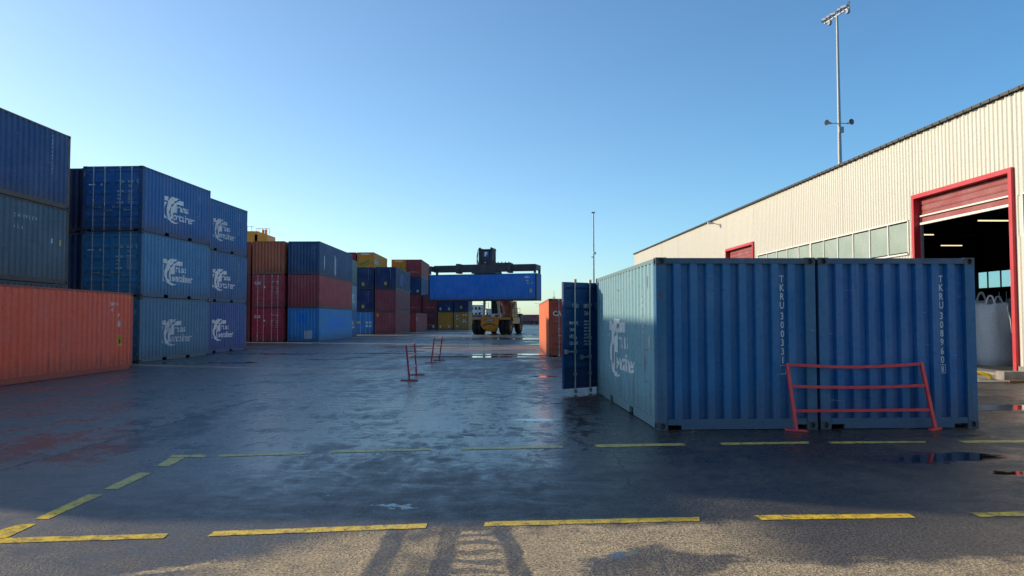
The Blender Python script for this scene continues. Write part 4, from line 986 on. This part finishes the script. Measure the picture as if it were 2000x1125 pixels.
# ------------------------------------------------------------------ things at the warehouse door
def bag(x, y, z, s, label, hgt=1.95, rot=0):
    t = thing('bulk_bag', wh_pt(x, y, z), .04+rot, label, 'bulk bag', 'white bulk bags inside the warehouse door')
    rr = random.Random(int(x*10+y*7)); n = 64; m = 22; vs = []
    for j in range(m+1):
        q = j/m; zz = hgt*.93*min(1, q*1.12)
        for i in range(n):
            a = 2*math.pi*i/n; sq = (abs(math.cos(a))**3.2+abs(math.sin(a))**3.2)**(-1/3.2)
            r = s*.5*(.90+.12*math.sin(math.pi*min(1, q*1.05))**.5)*(sq*.45+.55)
            if q < .08: r *= .93
            if q > .78: r *= 1-(q-.78)*1.1
            if q > .93: r *= .55; zz = hgt*(.93-.05)
            fold = max(0, q-.35)**1.5
            r += .05*fold*math.sin(a*11+rr.uniform(-.4, .4)) + .012*math.sin(a*4+q*9) + .02*fold*math.sin(a*23)
            vs.append((r*math.cos(a), r*math.sin(a), zz+(.06*abs(math.cos(a*2)) if q > .8 else 0)))
    fs = [(j*n+i, j*n+(i+1) % n, (j+1)*n+(i+1) % n, (j+1)*n+i) for j in range(m) for i in range(n)]+[tuple(range(m*n, m*n+n))]
    ob('bag_body', MB().add(vs, fs).mesh('bag_body', True), M['bag'], t)
    for k in range(4):
        a = math.pi/4+k*math.pi/2; cx, cy = math.cos(a)*s*.42, math.sin(a)*s*.42; tx, ty = -math.sin(a), math.cos(a)
        b = MB(); pts = [(cx+tx*u, cy+ty*u, hgt-.12+v) for u, v in ((-.16, -.1), (-.1, .12), (-.04, .25), (.05, .24), (.1, .1), (.15, -.1))]
        for p, q in zip(pts, pts[1:]): b.beam(p, q, .02, .055)
        ob('lifting_loop', b, M['bag'], t)
    ob('tie_string', MB().path([(-.1, -s*.52, hgt-.25), (-.06, -s*.58, hgt-.7), (-.02, -s*.57, hgt-1.15)], .018, 6), M['white_trim'], t)
    ob('bag_tag', MB().box(-.12, .06, -s*.55-.02, -s*.55, hgt-.42, hgt-.2), M['lampglass'], t)
bag(2.6, 26.8, .02, 1.52, 'large white bulk bag just inside the open warehouse door', 2.3)
bag(4.25, 26.9, .04, 1.35, 'white bulk bag beside the door jamb, right of the largest bag', 2.25, .1)
bag(3.2, 28.4, .04, 1.35, 'white bulk bag half hidden behind the largest bag', 2.45, .2)
bag(5.0, 28.6, .04, 1.35, 'white bulk bag in the second row, far right of the doorway', 2.5, .1)
bag(2.2, 28.9, .04, 1.3, 'white bulk bag behind the corner of the blue container', 2.4, .3)
gd = thing('pipe_guard', wh_pt(-1.95, 20.75), .04, 'bent yellow steel pipe guard on the ground by the warehouse door', 'pipe guard')
ob('pipe', MB().path([(-.9, .7, .16), (-.4, .35, .2), (.0, .1, .2), (.2, -.02, .13), (.27, -.06, -.02)], .055, 10).mesh('pipe', True), M['yellow_guard'], gd)
ob('ground_plate', MB().box(-.2, .5, -.2, .3, .033, .045), M['concrete'], gd)
cb_ = thing('concrete_block', wh_pt(-1.45, 20.45), .04, 'rough grey concrete block at the foot of the right door jamb', 'concrete block')
bevel(ob('block', MB().box(-.22, .35, -.18, .18, .03, .27), M['concrete'], cb_), .02); ob('timber', MB().box(-.3, .7, -.5, -.25, .005, .06), plain_mat('old_timber', (.16, .09, .05, 1), .8), cb_)
ap = ob('apron', MB().box(-3.4, -.5, 20.0, 29.0, .004, .03), M['concrete'], None, (15.38, 0, 0), .04); tag(ap, 'thin worn concrete apron before the warehouse door', kind='structure')

wl = thing('wall_lamp', wh_pt(-.03, 49.3, 7.75), .04, 'small lamp on a bracket high on the warehouse wall under the eave', 'wall lamp')
ob('bracket', MB().beam((0, 0, 0), (-.5, 0, .12), .05), M['galv'], wl); ob('lamp_head', MB().box(-.75, -.4, -.12, .12, .04, .16), M['galv'], wl)
# ------------------------------------------------------------------ masts
def mast():
    D = 90.0; X = (1646-1000)/FPX*D; H = 38.0
    t = thing('floodlight_mast', (X, D, 0), 0, 'tall galvanised floodlight mast rising behind the warehouse with loudspeakers', 'light mast')
    ob('pole', MB().tube((0,0,0), (0,0,H*.6), .30, .22, 16, False).tube((0,0,H*.6), (0,0,H), .21, .13, 16), M['mast'], t)
    dr = Vector((.9, -4.86, 0)).normalized()
    ob('crossbar', MB().beam(-dr*2.6+Vector((0,0,H-.2)), dr*2.4+Vector((0,0,H-.2)), .14, .14), M['mast'], t)
    for k, u in enumerate((-2.5, -1.6, -.85, .6, 1.3, 2.3)):
        p = dr*u+Vector((0, 0, H+.25)); lf = MB()
        lf.box(-.36, .36, -.12, .12, -.22, .22).box(-.05, .05, -.05, .05, -.55, -.26)
        o = ob('floodlight', lf, M['mast'], t, p); o.rotation_euler = (R(-35 if k < 5 else 20), 0, R(-50 if k < 5 else 60))
        ob('lens', MB().box(-.32, .32, -.14, -.122, -.18, .18), M['lampglass'], o)
    for u in (-1.5, 2.1): ob('camera_housing', MB().box(-.14, .14, -.3, .25, -.5, -.1).tube((0,0,-.1), (0,0,.1), .05), M['mast'], t, dr*u+Vector((0,0,H-.25)))
    z = CAMH+ (624-243)/FPX*D*1.012
    for s, dy in ((-1, -.35), (1, -.2)):
        ob('loudspeaker', MB().lathe([(.10, 0), (.13, .35), (.36, .75), (.33, .72), (.05, .3)], axis='Y', n=16), M['mast'], t, (s*.95, 0, z)).rotation_euler = (R(180) if 0 else 0, 0, R(120 if s < 0 else -165))
        ob('bracket', MB().beam((s*.2, 0, z), (s*.95, 0, z), .08), M['mast'], t)
    ob('service_box', MB().box(-.2, .35, -.45, -.25, z-1.2, z-.5), M['mast'], t)
mast()
def mast2():
    D = 98.0; X = (1160-1000)/FPX*D; H = 15.3
    t = thing('slim_lamp_post', (X, D, 0), 0, 'slim grey pole with a small camera seen beyond the open container door', 'pole')
    ob('pole', MB().tube((0,0,0), (0,0,H), .13, .08, 10), M['mast'], t)
    ob('lamp_head', MB().box(-.25, .2, -.2, .1, H, H+.14), M['mast'], t); ob('camera_box', MB().box(-.05, .3, -.2, 0, 10.0, 10.3), M['fwhite'], t); ob('bracket', MB().box(-.3, 0, -.05, .05, 9.6, 9.7), M['mast'], t)
mast2()

# ------------------------------------------------------------------ far things
cr = thing('harbour_crane', (-36.8, 112, 0), 0, 'yellow crane machine house showing above the crimson door containers', 'crane')
ob('machine_house', MB().box(-.9, .9, 0, 4, 12.3, 14.2).box(-2.0, -.5, 0, 4, 12.3, 14.7).box(-1.7, 1.3, -.3, 4.2, 12.0, 12.3), M['rigyellow'], cr)
for x, y in ((-1.5, .3), (1.1, .3), (-1.5, 3.7), (1.1, 3.7)): ob('leg', MB().beam((x, y, 0), (x*.9, y, 12.0), .35), M['rigyellow'], cr)
rl = MB()
for x in (-2.0, -1.4, -.7, -.3, .2, .8, 1.25): rl.tube((x, 0, 14.2), (x, 0, 15.4 if x < -1 else 15.1), .04, n=5)
rl.tube((-2, 0, 15.4), (-1, 0, 15.4), .03, n=5); rl.tube((-.7, 0, 15.1), (1.25, 0, 15.1), .03, n=5)
ob('railing', rl, M['rigyellow'], cr); ob('vent', MB().box(.0, .25, .5, .8, 14.2, 15.0).box(.4, .7, .5, .8, 14.2, 15.0), M['rigyellow'], cr)
for i in range(5):
    t = thing('freight_wagon', (-18+i*14.2, 252, 0), 0, ['red brown open freight wagon far behind the machine, first from the left', 'red brown open freight wagon, second from the left in the far row', 'red brown freight wagon in the gap right of the lifting machine', 'red brown freight wagon beyond the orange container', 'red brown freight wagon at the right end of the far row'][i], 'freight wagon', 'freight wagons on the far track')
    ob('body', MB().box(0, 13.4, 0, 2.8, 1.1, 3.3), M['wagon'], t); rb = MB()
    for k in range(10): rb.box(.3+k*1.4, .45+k*1.4, -.08, -.002, 1.1, 3.3)
    ob('rib', rb, M['wagon'], t); bg_ = MB().box(.2, 13.2, .4, 2.4, .8, 1.09)
    for k in (1.5, 3.2, 10.2, 11.9): bg_.tube((k, .3, .46), (k, .42, .46), .46, n=14)
    ob('bogie', bg_, M['stacker_dark'], t)
for i in range(7):
    t = thing('catenary_mast', (-8+i*9.5, 262+i*3, 0), 0, 'thin grey railway mast behind the far freight wagons, '+['first', 'second', 'third', 'fourth', 'fifth', 'sixth', 'last'][i]+' from the left', 'mast', 'railway masts behind the wagons')
    ob('post', MB().tube((0,0,0), (0,0,7.6), .12, .08, 6), M['mast'], t); ob('arm', MB().beam((0,0,7.0), (-3.2,0,7.4), .08).beam((0,0,6.2), (-2.6,0,6.4), .06), M['mast'], t)
bd = MB().box(-260, 260, 270, 280, 0, 2.4)
tag(ob('far_wall', bd, plain_mat('far_brick_wall', (.16, .10, .09, 1), .9, scale=.3)), 'long low dark brick wall behind the railway track', 'wall')
for i, (x, y, ww, dd, h) in enumerate(((-26, 330, 8, 10, 13), (-17.5, 320, 5.5, 10, 7.5), (-11, 325, 3, 8, 6))):
    t = thing('far_building', (x, y, 0), 0, ['tall pale grey silo block far behind the ochre containers', 'low white box shaped building left of the machine wheels', 'small white hut far behind the machine'][i], 'building')
    ob('wall', MB().box(0, ww, 0, dd, 0, h), M['farwhite'], t); ob('roof', MB().box(-.2, ww+.2, -.2, dd+.2, h, h+.3), M['mast'], t)
    wn = MB()
    for k in range(int(ww//1.5)):
        for j in range(int(h//2.4)): ob('window', MB().box(.5+k*1.5, 1.3+k*1.5, -.05, -.002, 1+j*2.4, 2.2+j*2.4), M['glass'], t)
lt = thing('lattice_tower', (12.6, 230, 0), 0, 'small lattice tower above the orange container', 'tower'); b = MB()
for s1 in (-1, 1):
    for s2 in (-1, 1): b.beam((s1*.9, s2*.9, 0), (s1*.25, s2*.25, 8.5), .1)
for k in range(6):
    z0, z1 = k*1.4, (k+1)*1.4; w0, w1 = .9-.65*z0/8.5, .9-.65*z1/8.5
    b.beam((-w0,-w0,z0), (w1,-w1,z1), .07); b.beam((w0,-w0,z0), (-w1,-w1,z1), .07); b.beam((-w1,-w1,z1), (w1,-w1,z1), .07)
b.tube((0,0,8.4), (0,0,10.2), .05, n=6); ob('lattice', b, M['stacker_dark'], lt)
